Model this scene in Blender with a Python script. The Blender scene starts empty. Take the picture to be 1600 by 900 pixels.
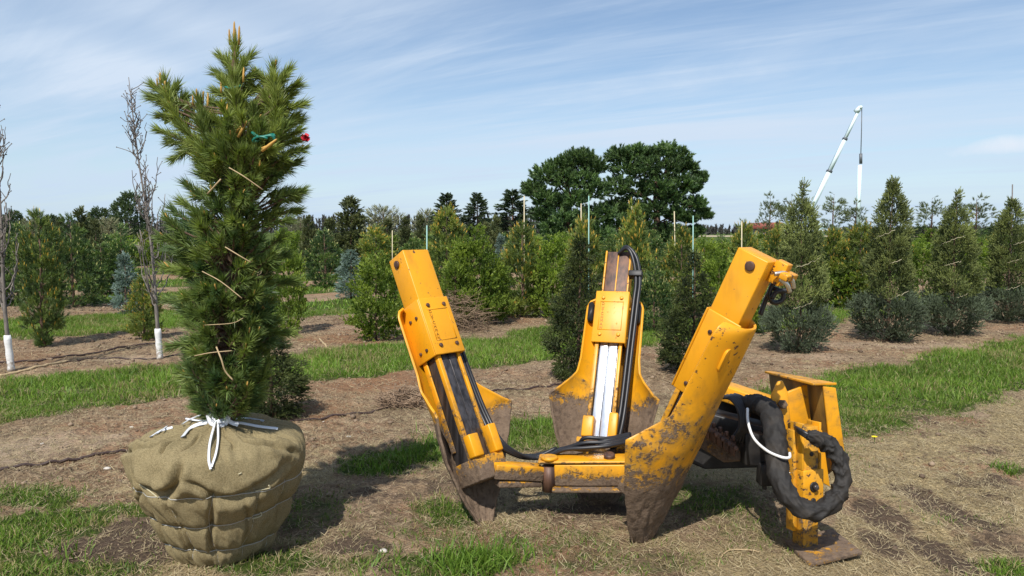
import bpy, math, random
import numpy as np
from mathutils import Vector, Matrix
from mathutils.bvhtree import BVHTree
S = bpy.context.scene
COL = S.collection
R = math.radians
# ------------------------------------------------------------------ camera
CAMZ, F0 = 1.65, 1150.0
PIT = math.atan(88.5 / F0)
cam = bpy.data.objects.new('camera', bpy.data.cameras.new('camera'))
COL.objects.link(cam); S.camera = cam
cam.location = (0, 0, CAMZ); cam.rotation_euler = (R(90) - PIT, 0, 0)
cam.data.sensor_width = 36; cam.data.lens = F0 / 1600 * 36
cam.data.clip_start = .05; cam.data.clip_end = 12000
# ------------------------------------------------------------------ sky and sun
SUN_EL = R(52); SUN_DIR = Vector((-.30, -1.0, 0)).normalized()          # horizontal direction towards the sun
sunv = Vector((SUN_DIR.x*math.cos(SUN_EL), SUN_DIR.y*math.cos(SUN_EL), math.sin(SUN_EL)))
sl = bpy.data.lights.new('sun', 'SUN'); sl.energy = 4.4; sl.angle = R(.53); sl.color = (1, .96, .90)
so = bpy.data.objects.new('sun', sl); COL.objects.link(so)
so.rotation_euler = (-sunv).to_track_quat('-Z', 'Y').to_euler(); so.location = (-5, -10, 20)
W = bpy.data.worlds.new('World'); S.world = W; W.use_nodes = True
wt = W.node_tree; wt.nodes.clear()
def wn(t, **k):
    n = wt.nodes.new(t)
    for a, b in k.items(): setattr(n, a, b)
    return n
def wmath(op, a, b=None, c=None, clamp=False):
    n = wn('ShaderNodeMath', operation=op); n.use_clamp = clamp
    for i, v in enumerate((a, b, c)):
        if v is None: continue
        if isinstance(v, (int, float)): n.inputs[i].default_value = v
        else: wt.links.new(v, n.inputs[i])
    return n.outputs[0]
sky = wn('ShaderNodeTexSky', sky_type='NISHITA'); sky.sun_disc = False
sky.sun_elevation = SUN_EL; sky.sun_rotation = math.atan2(SUN_DIR.x, SUN_DIR.y)
sky.air_density = 1.0; sky.dust_density = .3; sky.ozone_density = 2.5
tc = wn('ShaderNodeTexCoord'); sp = wn('ShaderNodeSeparateXYZ'); wt.links.new(tc.outputs['Generated'], sp.inputs[0])
zz = wmath('ADD', wmath('MAXIMUM', sp.outputs[2], 0), .06)
cx = wmath('DIVIDE', sp.outputs[0], zz); cy = wmath('DIVIDE', sp.outputs[1], zz)
def cloud(scale, ax, ay, ang, det, lo, hi, seed):                       # a high, thin layer seen in perspective
    ca, sa = math.cos(ang), math.sin(ang)
    u = wmath('ADD', wmath('MULTIPLY', cx, ca*ax), wmath('MULTIPLY', cy, sa*ax))
    v = wmath('ADD', wmath('MULTIPLY', cx, -sa*ay), wmath('MULTIPLY', cy, ca*ay))
    cmb = wn('ShaderNodeCombineXYZ'); wt.links.new(u, cmb.inputs[0]); wt.links.new(v, cmb.inputs[1]); cmb.inputs[2].default_value = seed
    n = wn('ShaderNodeTexNoise'); n.inputs['Scale'].default_value = scale; n.inputs['Detail'].default_value = det
    n.inputs['Roughness'].default_value = .62; n.inputs['Distortion'].default_value = .5
    wt.links.new(cmb.outputs[0], n.inputs['Vector'])
    mr = wn('ShaderNodeMapRange', interpolation_type='SMOOTHSTEP'); mr.inputs['From Min'].default_value = lo; mr.inputs['From Max'].default_value = hi
    wt.links.new(n.outputs[0], mr.inputs['Value']); return mr.outputs[0]
c1 = cloud(.6, .40, 1.5, R(-38), 8, .34, .66, 6.7)
c2 = cloud(1.6, .25, 2.0, R(-30), 6, .40, .74, 9.4)
broad = cloud(.28, 1, 1, R(20), 2, .36, .66, 5.3)
cm = wmath('MULTIPLY', wmath('ADD', wmath('MULTIPLY', c1, .75), wmath('MULTIPLY', c2, .30)), wmath('ADD', wmath('MULTIPLY', broad, .6), .42))
cm = wmath('MULTIPLY', cm, 1.25, clamp=True)
mx = wn('ShaderNodeMix', data_type='RGBA'); wt.links.new(cm, mx.inputs[0]); wt.links.new(sky.outputs[0], mx.inputs[6])
mx.inputs[7].default_value = (5.3, 6.1, 7.2, 1)
cu = wmath('DIVIDE', sp.outputs[0], wmath('MAXIMUM', sp.outputs[1], .05)); cv = wmath('DIVIDE', sp.outputs[2], wmath('MAXIMUM', sp.outputs[1], .05))
e1 = wmath('DIVIDE', wmath('SUBTRACT', cu, .685), .105); e2 = wmath('DIVIDE', wmath('SUBTRACT', wmath('SUBTRACT', cv, .120), wmath('MULTIPLY', wmath('SUBTRACT', cu, .685), .16)), .013)
cn = wn('ShaderNodeTexNoise'); cn.inputs['Scale'].default_value = 24; cn.inputs['Detail'].default_value = 6; wt.links.new(tc.outputs['Generated'], cn.inputs['Vector'])
low_cloud = wmath('MULTIPLY', wmath('SUBTRACT', wmath('ADD', 1, wmath('MULTIPLY', wmath('SUBTRACT', cn.outputs[0], .5), 2.6)), wmath('ADD', wmath('MULTIPLY', e1, e1), wmath('MULTIPLY', e2, e2))), .62, clamp=True)
hz = wmath('POWER', wmath('SUBTRACT', 1.0, wmath('MAXIMUM', sp.outputs[2], 0), None, True), 7.0)   # pale moist air low over the horizon
mh = wn('ShaderNodeMix', data_type='RGBA'); wt.links.new(wmath('MULTIPLY', hz, .88), mh.inputs[0]); wt.links.new(mx.outputs[2], mh.inputs[6]); mh.inputs[7].default_value = (4.1, 5.3, 6.7, 1)
ml = wn('ShaderNodeMix', data_type='RGBA'); wt.links.new(low_cloud, ml.inputs[0]); wt.links.new(mh.outputs[2], ml.inputs[6]); ml.inputs[7].default_value = (6.3, 6.7, 7.4, 1)
bg = wn('ShaderNodeBackground'); bg.inputs['Strength'].default_value = .108
wt.links.new(ml.outputs[2], bg.inputs['Color']); wo = wn('ShaderNodeOutputWorld'); wt.links.new(bg.outputs[0], wo.inputs[0])
S.view_settings.view_transform = 'Standard'; S.view_settings.look = 'None'; S.view_settings.gamma = 1
S.view_settings.exposure = 0.28; S.view_settings.use_curve_mapping = False
S.render.engine = 'CYCLES'; S.cycles.max_bounces = 6; S.cycles.diffuse_bounces = 3; S.cycles.transmission_bounces = 3
S.cycles.use_denoising = True
# ------------------------------------------------------------------ pixels of the photograph to points of the place
cp_, sp_ = math.cos(PIT), math.sin(PIT)
def ray(px, py):
    a, b = (px - 800) / F0, -(py - 450) / F0
    return Vector((a, cp_ + b*sp_, -sp_ + b*cp_))
def P(px, py, Y): d = ray(px, py); return Vector((0, 0, CAMZ)) + d*(Y/d.y)
def G(px, py): d = ray(px, py); return Vector((0, 0, CAMZ)) + d*(-CAMZ/d.z)
# ------------------------------------------------------------------ numpy helpers
def hsh(ix, iy, s):
    h = np.sin(ix*127.1 + iy*311.7 + s*74.7) * 43758.5453
    return h - np.floor(h)
def vnoise(x, y, s=0):
    ix, iy = np.floor(x), np.floor(y); fx, fy = x-ix, y-iy
    fx = fx*fx*(3-2*fx); fy = fy*fy*(3-2*fy)
    a = hsh(ix, iy, s)*(1-fx) + hsh(ix+1, iy, s)*fx; b = hsh(ix, iy+1, s)*(1-fx) + hsh(ix+1, iy+1, s)*fx
    return a*(1-fy) + b*fy
def fbm(x, y, o=4, s=0):
    t, a, n = 0, .5, 0
    for k in range(o): t = t + a*vnoise(x, y, s+k*3.3); n += a; a *= .55; x, y = x*2.03+17.1, y*2.03-9.7
    return t/n
def sstep(a, b, x): t = np.clip((x-a)/(b-a), 0, 1); return t*t*(3-2*t)
def nrm(v): return v / np.maximum(np.linalg.norm(v, axis=-1, keepdims=True), 1e-9)
class Bag:                                                            # triangles / quads that will be ONE mesh
    def __init__(s): s.V, s.F, s.C, s.n = [], [], [], 0
    def add(s, V, F, c=None):
        V = np.asarray(V, float).reshape(-1, 3); F = [tuple(np.asarray(f)+s.n) for f in F] if isinstance(F, list) else np.asarray(F)+s.n
        s.V.append(V); s.F.append(F); s.n += len(V)
        c = np.ones((len(V), 4)) if c is None else np.asarray(c, float)
        if c.ndim == 1: c = np.tile(c if len(c) == 4 else np.append(c, 1), (len(V), 1))
        elif c.shape[1] == 3: c = np.concatenate([c, np.ones((len(c), 1))], 1)
        s.C.append(c); return s
    def mesh(s, name, smooth=False, off=(0, 0, 0)):
        me = bpy.data.meshes.new(name)
        V = np.concatenate(s.V) - np.asarray(off, float); C = np.concatenate(s.C)
        loops, starts, k = [], [], 0
        for F in s.F:
            if isinstance(F, list):
                for f in F: loops.append(np.array(f)); starts.append(np.array([k])); k += len(f)
            else:
                m, w = F.shape; loops.append(F.ravel()); starts.append(k + np.arange(m)*w); k += m*w
        L = np.concatenate(loops).astype(np.int32); St = np.concatenate(starts).astype(np.int32)
        me.vertices.add(len(V)); me.vertices.foreach_set('co', V.astype(np.float32).ravel())
        me.loops.add(len(L)); me.loops.foreach_set('vertex_index', L)
        me.polygons.add(len(St)); me.polygons.foreach_set('loop_start', St)
        at = me.attributes.new('tint', 'FLOAT_COLOR', 'POINT'); at.data.foreach_set('color', C.astype(np.float32).ravel())
        if smooth: me.polygons.foreach_set('use_smooth', np.ones(len(St), bool))
        me.update(calc_edges=True); me.validate(); return me
def obj(name, me, mat, parent=None, loc=None, bevel=0):
    o = bpy.data.objects.new(name, me); COL.objects.link(o)
    if mat and not me.materials: me.materials.append(mat)
    if parent: o.parent = parent
    if loc is not None: o.location = loc
    if bevel:
        b = o.modifiers.new('bevel', 'BEVEL'); b.width = bevel; b.segments = 2; b.limit_method = 'ANGLE'; b.angle_limit = R(40)
    return o
def tag(o, label, cat=None, group=None, kind=None):
    if label: o['label'] = label
    if cat: o['category'] = cat
    if group: o['group'] = group
    if kind: o['kind'] = kind
    return o
def thing(name, label, cat, loc=(0, 0, 0), group=None):
    o = bpy.data.objects.new(name, None); COL.objects.link(o); o.location = loc; o.empty_display_size = .1
    return tag(o, label, cat, group)
def spline(pts, n=8):                                                 # Catmull-Rom
    p = np.asarray([tuple(q) for q in pts], float); p = np.concatenate([[2*p[0]-p[1]], p, [2*p[-1]-p[-2]]]); out = []
    for i in range(1, len(p)-2):
        for t in np.linspace(0, 1, n, endpoint=False):
            out.append(.5*(2*p[i] + (p[i+1]-p[i-1])*t + (2*p[i-1]-5*p[i]+4*p[i+1]-p[i+2])*t*t + (3*p[i]-p[i-1]-3*p[i+1]+p[i+2])*t**3))
    return np.array(out + [p[-2]])
def tube(bag, pts, r, n=6, c=None, cap=True, flat=1.0):
    p = np.asarray([tuple(q) for q in pts], float); m = len(p); r = np.broadcast_to(np.asarray(r, float), (m,))
    t = nrm(np.gradient(p, axis=0)); ref = np.array([0, 0, 1.]) if abs(t[0][2]) < .9 else np.array([1., 0, 0])
    a = np.zeros_like(p); u = nrm(np.cross(t[0], ref)); a[0] = u
    for i in range(1, m):
        u = u - t[i]*np.dot(u, t[i]); u = u/max(np.linalg.norm(u), 1e-9); a[i] = u
    b = np.cross(t, a); an = np.arange(n)*2*math.pi/n
    V = p[:, None] + r[:, None, None]*(a[:, None]*np.cos(an)[None, :, None] + b[:, None]*np.sin(an)[None, :, None]*flat)
    i, j = np.meshgrid(np.arange(m-1), np.arange(n), indexing='ij'); i, j = i.ravel(), j.ravel(); k = (j+1) % n
    F = np.stack([i*n+j, i*n+k, (i+1)*n+k, (i+1)*n+j], 1)
    bag.add(V.reshape(-1, 3), F, c)
    if cap:
        base = bag.n - m*n
        bag.F.append([tuple(base+q for q in reversed(range(n))), tuple(base+(m-1)*n+q for q in range(n))])
def box(bag, c, ax, ay, az, hx, hy, hz, col=None):                    # oriented box, half sizes
    c, ax, ay, az = [np.asarray(tuple(q), float) for q in (c, ax, ay, az)]
    V = [c + ax*hx*i + ay*hy*j + az*hz*k for k in (-1, 1) for j in (-1, 1) for i in (-1, 1)]
    bag.add(V, [(0, 2, 3, 1), (4, 5, 7, 6), (0, 1, 5, 4), (2, 6, 7, 3), (0, 4, 6, 2), (1, 3, 7, 5)], col)
def prism(bag, poly, n, th, col=None):                                # planar polygon (list of 3d points) extruded by th along n
    p = np.asarray([tuple(q) for q in poly], float); n = nrm(np.asarray(tuple(n), float)); k = len(p)
    V = np.concatenate([p - n*th/2, p + n*th/2])
    F = [tuple(reversed(range(k))), tuple(range(k, 2*k))] + [(i, (i+1) % k, k+(i+1) % k, k+i) for i in range(k)]
    bag.add(V, F, col)
def disc(bag, c, n, r, h, seg=14, col=None):
    n = np.asarray(tuple(n), float); n = n/np.linalg.norm(n); c = np.asarray(tuple(c), float)
    tube(bag, [c, c+n*h*.85, c+n*h], [r, r, r*.82], seg, col)
# ------------------------------------------------------------------ materials
class NT:
    def __init__(s, name):
        s.m = bpy.data.materials.new(name); s.m.use_nodes = True; s.t = s.m.node_tree; s.b = s.t.nodes['Principled BSDF']; s.out = s.t.nodes['Material Output']
    def n(s, t, **k):
        x = s.t.nodes.new(t)
        for a, b in k.items(): setattr(x, a, b)
        return x
    def l(s, a, b): s.t.links.new(a, b)
    def coord(s, kind='Object', scale=None):
        tc = s.n('ShaderNodeTexCoord'); o = tc.outputs[kind]
        if kind == 'World': pass
        if scale:
            mp = s.n('ShaderNodeMapping'); mp.inputs['Scale'].default_value = scale; s.l(o, mp.inputs[0]); o = mp.outputs[0]
        return o
    def pos(s): return s.n('ShaderNodeNewGeometry').outputs['Position']
    def noise(s, sc, det=4, rough=.55, vec=None, dist=0):
        x = s.n('ShaderNodeTexNoise'); x.inputs['Scale'].default_value = sc; x.inputs['Detail'].default_value = det; x.inputs['Roughness'].default_value = rough
        x.inputs['Distortion'].default_value = dist
        s.l(vec if vec is not None else s.coord(), x.inputs['Vector']); return x.outputs[0]
    def ramp(s, v, a, b, smooth=True):
        m = s.n('ShaderNodeMapRange', interpolation_type='SMOOTHSTEP' if smooth else 'LINEAR'); m.inputs['From Min'].default_value = a; m.inputs['From Max'].default_value = b
        s.l(v, m.inputs['Value']); return m.outputs[0]
    def mix(s, f, a, b, mode='MIX'):
        m = s.n('ShaderNodeMix', data_type='RGBA', blend_type=mode)
        for i, v in ((0, f), (6, a), (7, b)):
            if isinstance(v, (int, float)): m.inputs[i].default_value = v
            elif isinstance(v, tuple): m.inputs[i].default_value = (*v, 1)
            else: s.l(v, m.inputs[i])
        return m.outputs[2]
    def math(s, op, a, b, clamp=False):
        m = s.n('ShaderNodeMath', operation=op); m.use_clamp = clamp
        for i, v in enumerate((a, b)):
            if isinstance(v, (int, float)): m.inputs[i].default_value = v
            else: s.l(v, m.inputs[i])
        return m.outputs[0]
    def attr(s, name, what='Color'): a = s.n('ShaderNodeAttribute'); a.attribute_name = name; return a.outputs[what]
    def bump(s, h, strength=.3, dist=.01):
        b = s.n('ShaderNodeBump'); b.inputs['Strength'].default_value = strength; b.inputs['Distance'].default_value = dist; s.l(h, b.inputs['Height']); s.l(b.outputs[0], s.b.inputs['Normal'])
    def set(s, **k):
        for a, v in k.items():
            i = s.b.inputs[a.replace('_', ' ')]
            if isinstance(v, tuple): i.default_value = (*v, 1)
            elif isinstance(v, (int, float)): i.default_value = v
            else: s.l(v, i)
        return s
def plain(name, c, rough=.6, metal=0, var=.25, sc=20):
    m = NT(name); f = m.noise(sc, 4); dark = tuple(x*(1-var) for x in c); lite = tuple(min(1, x*(1+var)) for x in c)
    m.set(Base_Color=m.mix(f, dark, lite), Roughness=rough, Metallic=metal); return m.m
def leafmat(name, trans=.25, rough=.55, spec=.35, tcol=(1.2, 1.3, .6), gain=1.0):
    m = NT(name); c = m.attr('tint'); ob = m.n('ShaderNodeObjectInfo').outputs['Random']
    hs = m.n('ShaderNodeHueSaturation'); m.l(c, hs.inputs['Color']); hs.inputs['Hue'].default_value = .5
    v = m.n('ShaderNodeMapRange'); v.inputs['To Min'].default_value = .85*gain; v.inputs['To Max'].default_value = 1.15*gain; m.l(ob, v.inputs['Value']); m.l(v.outputs[0], hs.inputs['Value'])
    hs.inputs['Value'].default_value = 1
    c = hs.outputs[0]
    m.set(Base_Color=c, Roughness=rough); m.b.inputs['Specular IOR Level'].default_value = spec
    tr = m.n('ShaderNodeBsdfTranslucent'); m.l(m.mix(1.0, c, tcol, 'MULTIPLY'), tr.inputs['Color'])
    ms = m.n('ShaderNodeMixShader'); ms.inputs[0].default_value = trans
    m.l(m.b.outputs[0], ms.inputs[1]); m.l(tr.outputs[0], ms.inputs[2]); m.l(ms.outputs[0], m.out.inputs[0]); return m.m
M = {}
M['needle'] = leafmat('pine_needles', .25, .45, .45, gain=2.0)
M['spruce'] = leafmat('spruce_needles', .22, .5, .3, gain=1.9)
M['leaf'] = leafmat('soft_leaves', .45, .5, .3, gain=1.25)
M['grass'] = leafmat('grass_blades', .35, .5, .3)
M['straw'] = leafmat('dry_straw', .2, .7, .2, (1, 1, 1))
def barkmat(name, a, b, sc=30):
    m = NT(name); v = m.coord('Object', (1, 1, .25)); f = m.noise(sc, 6, .65, v); m.set(Base_Color=m.mix(m.ramp(f, .3, .7), a, b), Roughness=.85); m.bump(f, .7, .01); return m.m
M['bark'] = barkmat('brown_bark', (.06, .035, .022), (.20, .12, .08))
M['twig'] = barkmat('grey_twig_bark', (.085, .072, .062), (.25, .215, .185), 25)
M['brush'] = barkmat('dead_brush', (.14, .09, .055), (.36, .25, .16), 12)
M['paleTwig'] = plain('pale_broken_wood', (.42, .31, .17), .7, 0, .3, 30)
M['candle'] = leafmat('pine_candles', .1, .6, .2)
M['ochre'] = plain('stamped_letters', (.36, .16, .012), .6, 0, .3, 60)
m = NT('white_trunk_wrap'); v = m.coord('Object'); sz = m.n('ShaderNodeSeparateXYZ'); m.l(v, sz.inputs[0])
spl = m.ramp(m.math('ADD', m.math('MULTIPLY', m.math('SUBTRACT', .16, sz.outputs[2]), 2.2), m.math('MULTIPLY', m.math('SUBTRACT', m.noise(26, 5, .65, v), .5), 1.6)), .05, .35); seam = m.n('ShaderNodeTexWave', bands_direction='Z'); seam.inputs['Scale'].default_value = 7; m.l(v, seam.inputs['Vector'])
m.set(Base_Color=m.mix(m.math('MULTIPLY', spl, .8), m.mix(m.noise(9, 5, .6, v), (.66, .65, .61), (.80, .79, .77)), (.24, .18, .12)), Roughness=.6); m.bump(seam.outputs['Fac'], .12, .003); M['wrap'] = m.m
M['bamboo'] = plain('bamboo_stake', (.55, .47, .30), .6, 0, .3, 8)
M['teal'] = plain('faded_teal_stake', (.26, .45, .40), .5, 0, .3, 8)
M['darkStake'] = plain('grey_wood_stake', (.13, .11, .10), .7, 0, .3, 8)
M['twine'] = plain('pale_twine', (.46, .41, .26), .7, 0, .2, 40)
M['wire'] = plain('pale_basket_wire', (.45, .44, .40), .5, .2, .2, 40)
M['ribbon'] = plain('white_plastic_ribbon', (.78, .80, .84), .35, 0, .08, 40)
M['greenTie'] = plain('green_tie', (.01, .16, .12), .4, 0, .2, 40)
M['redTag'] = plain('red_tag', (.55, .012, .03), .45, 0, .25, 40)
M['hose'] = plain('black_rubber_hose', (.016, .016, .018), .42, 0, .4, 30)
M['drip'] = plain('brown_drip_line', (.045, .024, .018), .55, 0, .3, 10)
M['whitePlastic'] = plain('white_plastic_pipe', (.75, .75, .72), .4, 0, .1, 20)
M['crane'] = plain('white_crane_paint', (.66, .78, .80), .4, 0, .06, 2)
M['craneDark'] = plain('dark_crane_steel', (.12, .13, .14), .5, .3, .2, 2)
M['roof'] = plain('red_roof', (.24, .06, .04), .7, 0, .2, 2)
M['houseWall'] = plain('pale_house_wall', (.30, .27, .24), .7, 0, .15, 2)
M['glass'] = plain('dark_window', (.03, .035, .04), .15, 0, .1, 2)
M['stone'] = plain('pale_stone', (.50, .46, .40), .8, 0, .25, 40)
M['yellowPetal'] = plain('yellow_petals', (.80, .62, .01), .6, 0, .1, 60)
def paintmat(name, chip=.60, grime=.5):                               # yellow machine paint: chips, rust, streaks, mud where the blade has dug
    m = NT(name); v = m.coord('Object')
    n1 = m.noise(3.2, 5, .6, v); n2 = m.noise(34, 6, .68, v); n3 = m.noise(11, 5, .6, v, .6)
    mudv = m.n('ShaderNodeSeparateColor'); m.l(m.attr('tint'), mudv.inputs[0])
    k = m.math('ADD', mudv.outputs[0], m.math('MULTIPLY', m.math('SUBTRACT', m.math('ADD', m.math('MULTIPLY', n3, .42), m.math('ADD', m.math('MULTIPLY', n2, .38), m.math('MULTIPLY', m.noise(120, 4, .7, v), .20))), .5), 2.4))
    k0 = m.math('ADD', mudv.outputs[0], m.math('MULTIPLY', m.math('SUBTRACT', n3, .5), 1.4))
    base = m.mix(n1, (.68, .285, .006), (.80, .365, .012))
    st = m.noise(9, 5, .6, m.coord('Object', (1, 1, .22)))
    base = m.mix(m.math('MULTIPLY', m.ramp(st, .48, .78), grime), base, (.30, .13, .022))
    chips = m.ramp(m.math('ADD', m.math('MULTIPLY', n2, .62), m.math('MULTIPLY', n3, .38)), chip, chip+.035)
    base = m.mix(m.math('MULTIPLY', m.ramp(k0, .12, .60), .75), base, m.mix(n3, (.20, .11, .025), (.40, .22, .035)))
    scr = m.ramp(m.noise(1, 3, .6, m.coord('Object', (70, 70, 5))), .70, .735); base = m.mix(m.math('MULTIPLY', scr, m.math('MULTIPLY', m.ramp(n1, .45, .6), .7)), base, (.16, .085, .02)); base = m.mix(m.math('MULTIPLY', m.ramp(m.noise(1.7, 4, .6, v), .5, .72), .30), base, (.80, .47, .08))
    base = m.mix(chips, base, m.mix(m.noise(60, 3, .5, v), (.045, .028, .02), (.16, .07, .03)))
    mk = m.ramp(k, .44, .60)
    mc = m.mix(m.noise(16, 6, .65, v), (.085, .056, .036), (.235, .165, .11))
    mc = m.mix(m.math('MULTIPLY', m.ramp(n2, .5, .62), .5), mc, (.055, .035, .025))
    m.set(Base_Color=m.mix(mk, base, mc), Roughness=m.math('ADD', m.math('MULTIPLY', mk, .45), .42))
    m.b.inputs['Specular IOR Level'].default_value = .4
    m.bump(m.math('ADD', m.math('MULTIPLY', mk, m.math('ADD', m.noise(55, 5, .65, v), m.math('MULTIPLY', m.noise(18, 4, .6, v), 2))), m.math('MULTIPLY', chips, -.15)), .55, .010)
    return m.m
M['yellow'] = paintmat('yellow_machine_paint', .605, .5)
M['yellowWorn'] = paintmat('worn_yellow_paint', .56, .75)
m_ = None
def metal(name, c1, c2, rough, met, sc=(30, 30, 3)):
    m = NT(name); f = m.noise(1, 6, .6, m.coord('Object', sc)); m.set(Base_Color=m.mix(m.ramp(f, .3, .7), c1, c2), Roughness=rough, Metallic=met); m.bump(f, .15, .004); return m.m
M['polish'] = metal('polished_slide_steel', (.62, .64, .68), (.82, .84, .88), .30, .85)
M['darkSteel'] = metal('greasy_steel_and_dark_reflection', (.035, .032, .032), (.12, .11, .11), .33, .6)
M['rust'] = metal('rusted_rail', (.045, .026, .022), (.15, .075, .045), .55, .2)
M['shadedPlate'] = metal('shaded_yellow_plate', (.10, .055, .015), (.26, .15, .03), .6, 0, (9, 9, 4))  # yellow back plate, shade on its inner face put into a darker colour
M['black'] = metal('black_frame_steel', (.010, .010, .011), (.035, .032, .03), .5, .2, (12, 12, 12))
M['bright'] = metal('bare_fitting', (.55, .54, .5), (.75, .74, .7), .3, .9)
m = NT('burlap'); v = m.coord('Object')
wv = []
for ax in ('X', 'Z'):
    w = m.n('ShaderNodeTexWave', bands_direction=ax); w.inputs['Scale'].default_value = 75; w.inputs['Distortion'].default_value = 1.6; w.inputs['Detail'].default_value = 2; w.inputs['Detail Scale'].default_value = 3
    m.l(v, w.inputs['Vector']); wv.append(w.outputs['Fac'])
wf = m.math('MULTIPLY', m.math('ADD', wv[0], wv[1]), .5)
c = m.mix(m.noise(4, 5, .6, v), (.265, .212, .108), (.40, .325, .178)); c = m.mix(m.math('MULTIPLY', m.ramp(wf, .25, .75), .8), m.mix(.55, c, (.05, .036, .014)), c)
c = m.mix(m.math('MULTIPLY', m.ramp(m.noise(7, 5, .65, v, .5), .55, .75), .45), c, (.16, .115, .055))
fine = m.noise(180, 3, .6, v); c = m.mix(m.math('MULTIPLY', m.ramp(fine, .35, .65), .6), c, (.42, .335, .18))
m.set(Base_Color=c, Roughness=.92); m.b.inputs['Specular IOR Level'].default_value = .15
m.bump(m.math('ADD', m.math('MULTIPLY', wf, .6), m.math('ADD', m.math('MULTIPLY', m.noise(14, 4, .6, v), 2.2), fine)), .8, .007); M['burlap'] = m.m
m = NT('black_fabric_sleeve'); v = m.coord('Object'); f = m.noise(22, 5, .6, v)
c = m.mix(f, (.007, .006, .0055), (.022, .019, .016)); c = m.mix(m.math('MULTIPLY', m.ramp(m.noise(6, 5, .6, v), .5, .75), .5), c, (.055, .042, .030))
m.set(Base_Color=c, Roughness=.75); m.bump(f, .5, .01); M['sleeve'] = m.m
# ------------------------------------------------------------------ the ground
UX, UY = math.cos(R(34)), math.sin(R(34))
def rowc(x, y): return x*UX + y*UY, -x*UY + y*UX                      # along a nursery row, across the rows
def blobs(x, y, L):
    t = np.zeros_like(x)
    for px, py, rx, ry, s in L:
        g = G(px, py); d = np.sqrt(((x-g.x)/rx)**2 + ((y-g.y)/ry)**2); t = np.maximum(t, s*sstep(1.25, .35, d))
    return t
PALE = [(30, 700, .55, .5, 1), (150, 690, .3, .3, .7), (1540, 640, .5, .4, .6), (1420, 540, 1.4, .5, .8), (1250, 560, .8, .4, .6), (150, 560, .8, .4, .6), (560, 470, 1.2, .6, .6), (900, 640, .5, .4, .5)]
RED = [(600, 600, .9, .7, 1), (540, 530, 1.2, .7, .9), (500, 640, .4, .5, .8), (720, 560, .8, .6, .5), (60, 560, 1.2, .8, .7), (840, 500, 1.5, .8, .7)]
GRASS = [(60, 840, .75, .55, 1), (150, 815, .55, .35, .9), (10, 790, .5, .5, .8), (30, 885, .8, .35, 1), (610, 720, .42, .36, 1), (690, 705, .42, .42, 1), (740, 690, .4, .5, .9), (840, 680, .55, .6, .95), (560, 735, .2, .2, .7), (640, 885, .6, .2, .6), (740, 880, .34, .22, .9),
         (700, 800, .30, .35, .7), (860, 860, .8, .4, .42), (1000, 880, .6, .2, .42), (700, 835, .5, .35, .38), (1100, 780, .5, .5, .5), (1180, 830, .4, .4, .4), (1560, 890, .35, .16, 1), (1575, 730, .2, .15, .8), (1300, 655, .8, .7, .75), (1250, 700, .7, .5, .35), (480, 800, .35, .45, .45), (510, 870, .6, .3, .5), (420, 880, .4, .2, .7), (960, 800, .7, .4, .3), (1480, 800, .4, .3, .3)]
BARE = [(170, 860, .45, .22, 1), (210, 830, .25, .2, 1), (560, 860, .28, .14, 1), (930, 800, .45, .22, .8), (1375, 800, .20, .36, 1.0), (1378, 850, .14, .3, .9), (1466, 860, .15, .40, 1.3), (1470, 780, .20, .42, .9), (1540, 700, .3, .2, .7), (1480, 660, .5, .7, .6), (1500, 720, .5, .5, .5)]
def masks(x, y, patch=False):
    u, v = rowc(x, y); w = v + (fbm(x*.55, y*.55, 4, 2)-.5)*1.3 + (fbm(x*2.7, y*2.7, 3, 8)-.5)*.5
    band = lambda a, b, e=.22: sstep(a-e, a+e, w)*sstep(b+e, b-e, w)
    g = np.maximum.reduce([band(7.75, 9.75), band(13.6, 16.8, .3), band(19.2, 21.4, .3), band(24, 27.5, .4), band(31, 36, .5), band(40, 46, .5)])
    g = np.maximum(g, band(3.1, 4.75, .3)*sstep(4.9, 6.4, u))                            # the mown alley, grown thick to the right of the machine
    g = np.maximum(g, blobs(x, y, GRASS)*sstep(.25, .52, fbm(x*3.1, y*3.1, 4, 21)+.12))
    bare = blobs(x, y, BARE); g = g*(1-.85*bare)
    far = sstep(40, 60, y); g = np.maximum(g, far*.9); pr = .5+.5*blobs(x, y, PALE)*sstep(.3, .6, fbm(x*2.3, y*2.3, 4, 14)+.1)-.5*blobs(x, y, RED)*sstep(.3, .6, fbm(x*2.1, y*2.1, 4, 15)+.12)
    alley = sstep(5.2, 4.7, w); row = 1-alley
    straw = np.clip(alley*(.85-g)*sstep(.30, .55, fbm(x*1.9, y*1.9, 4, 31)) + row*.30*sstep(.45, .7, fbm(x*1.3, y*1.3, 4, 41)), 0, 1)*(1-.75*bare)
    mud = np.clip(bare*.8 + .55*sstep(.55, .75, fbm(x*1.1+4, y*1.1, 4, 51))*alley, 0, 1)
    return (g, straw, mud, pr) if patch else (g, straw, mud, row)
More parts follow.
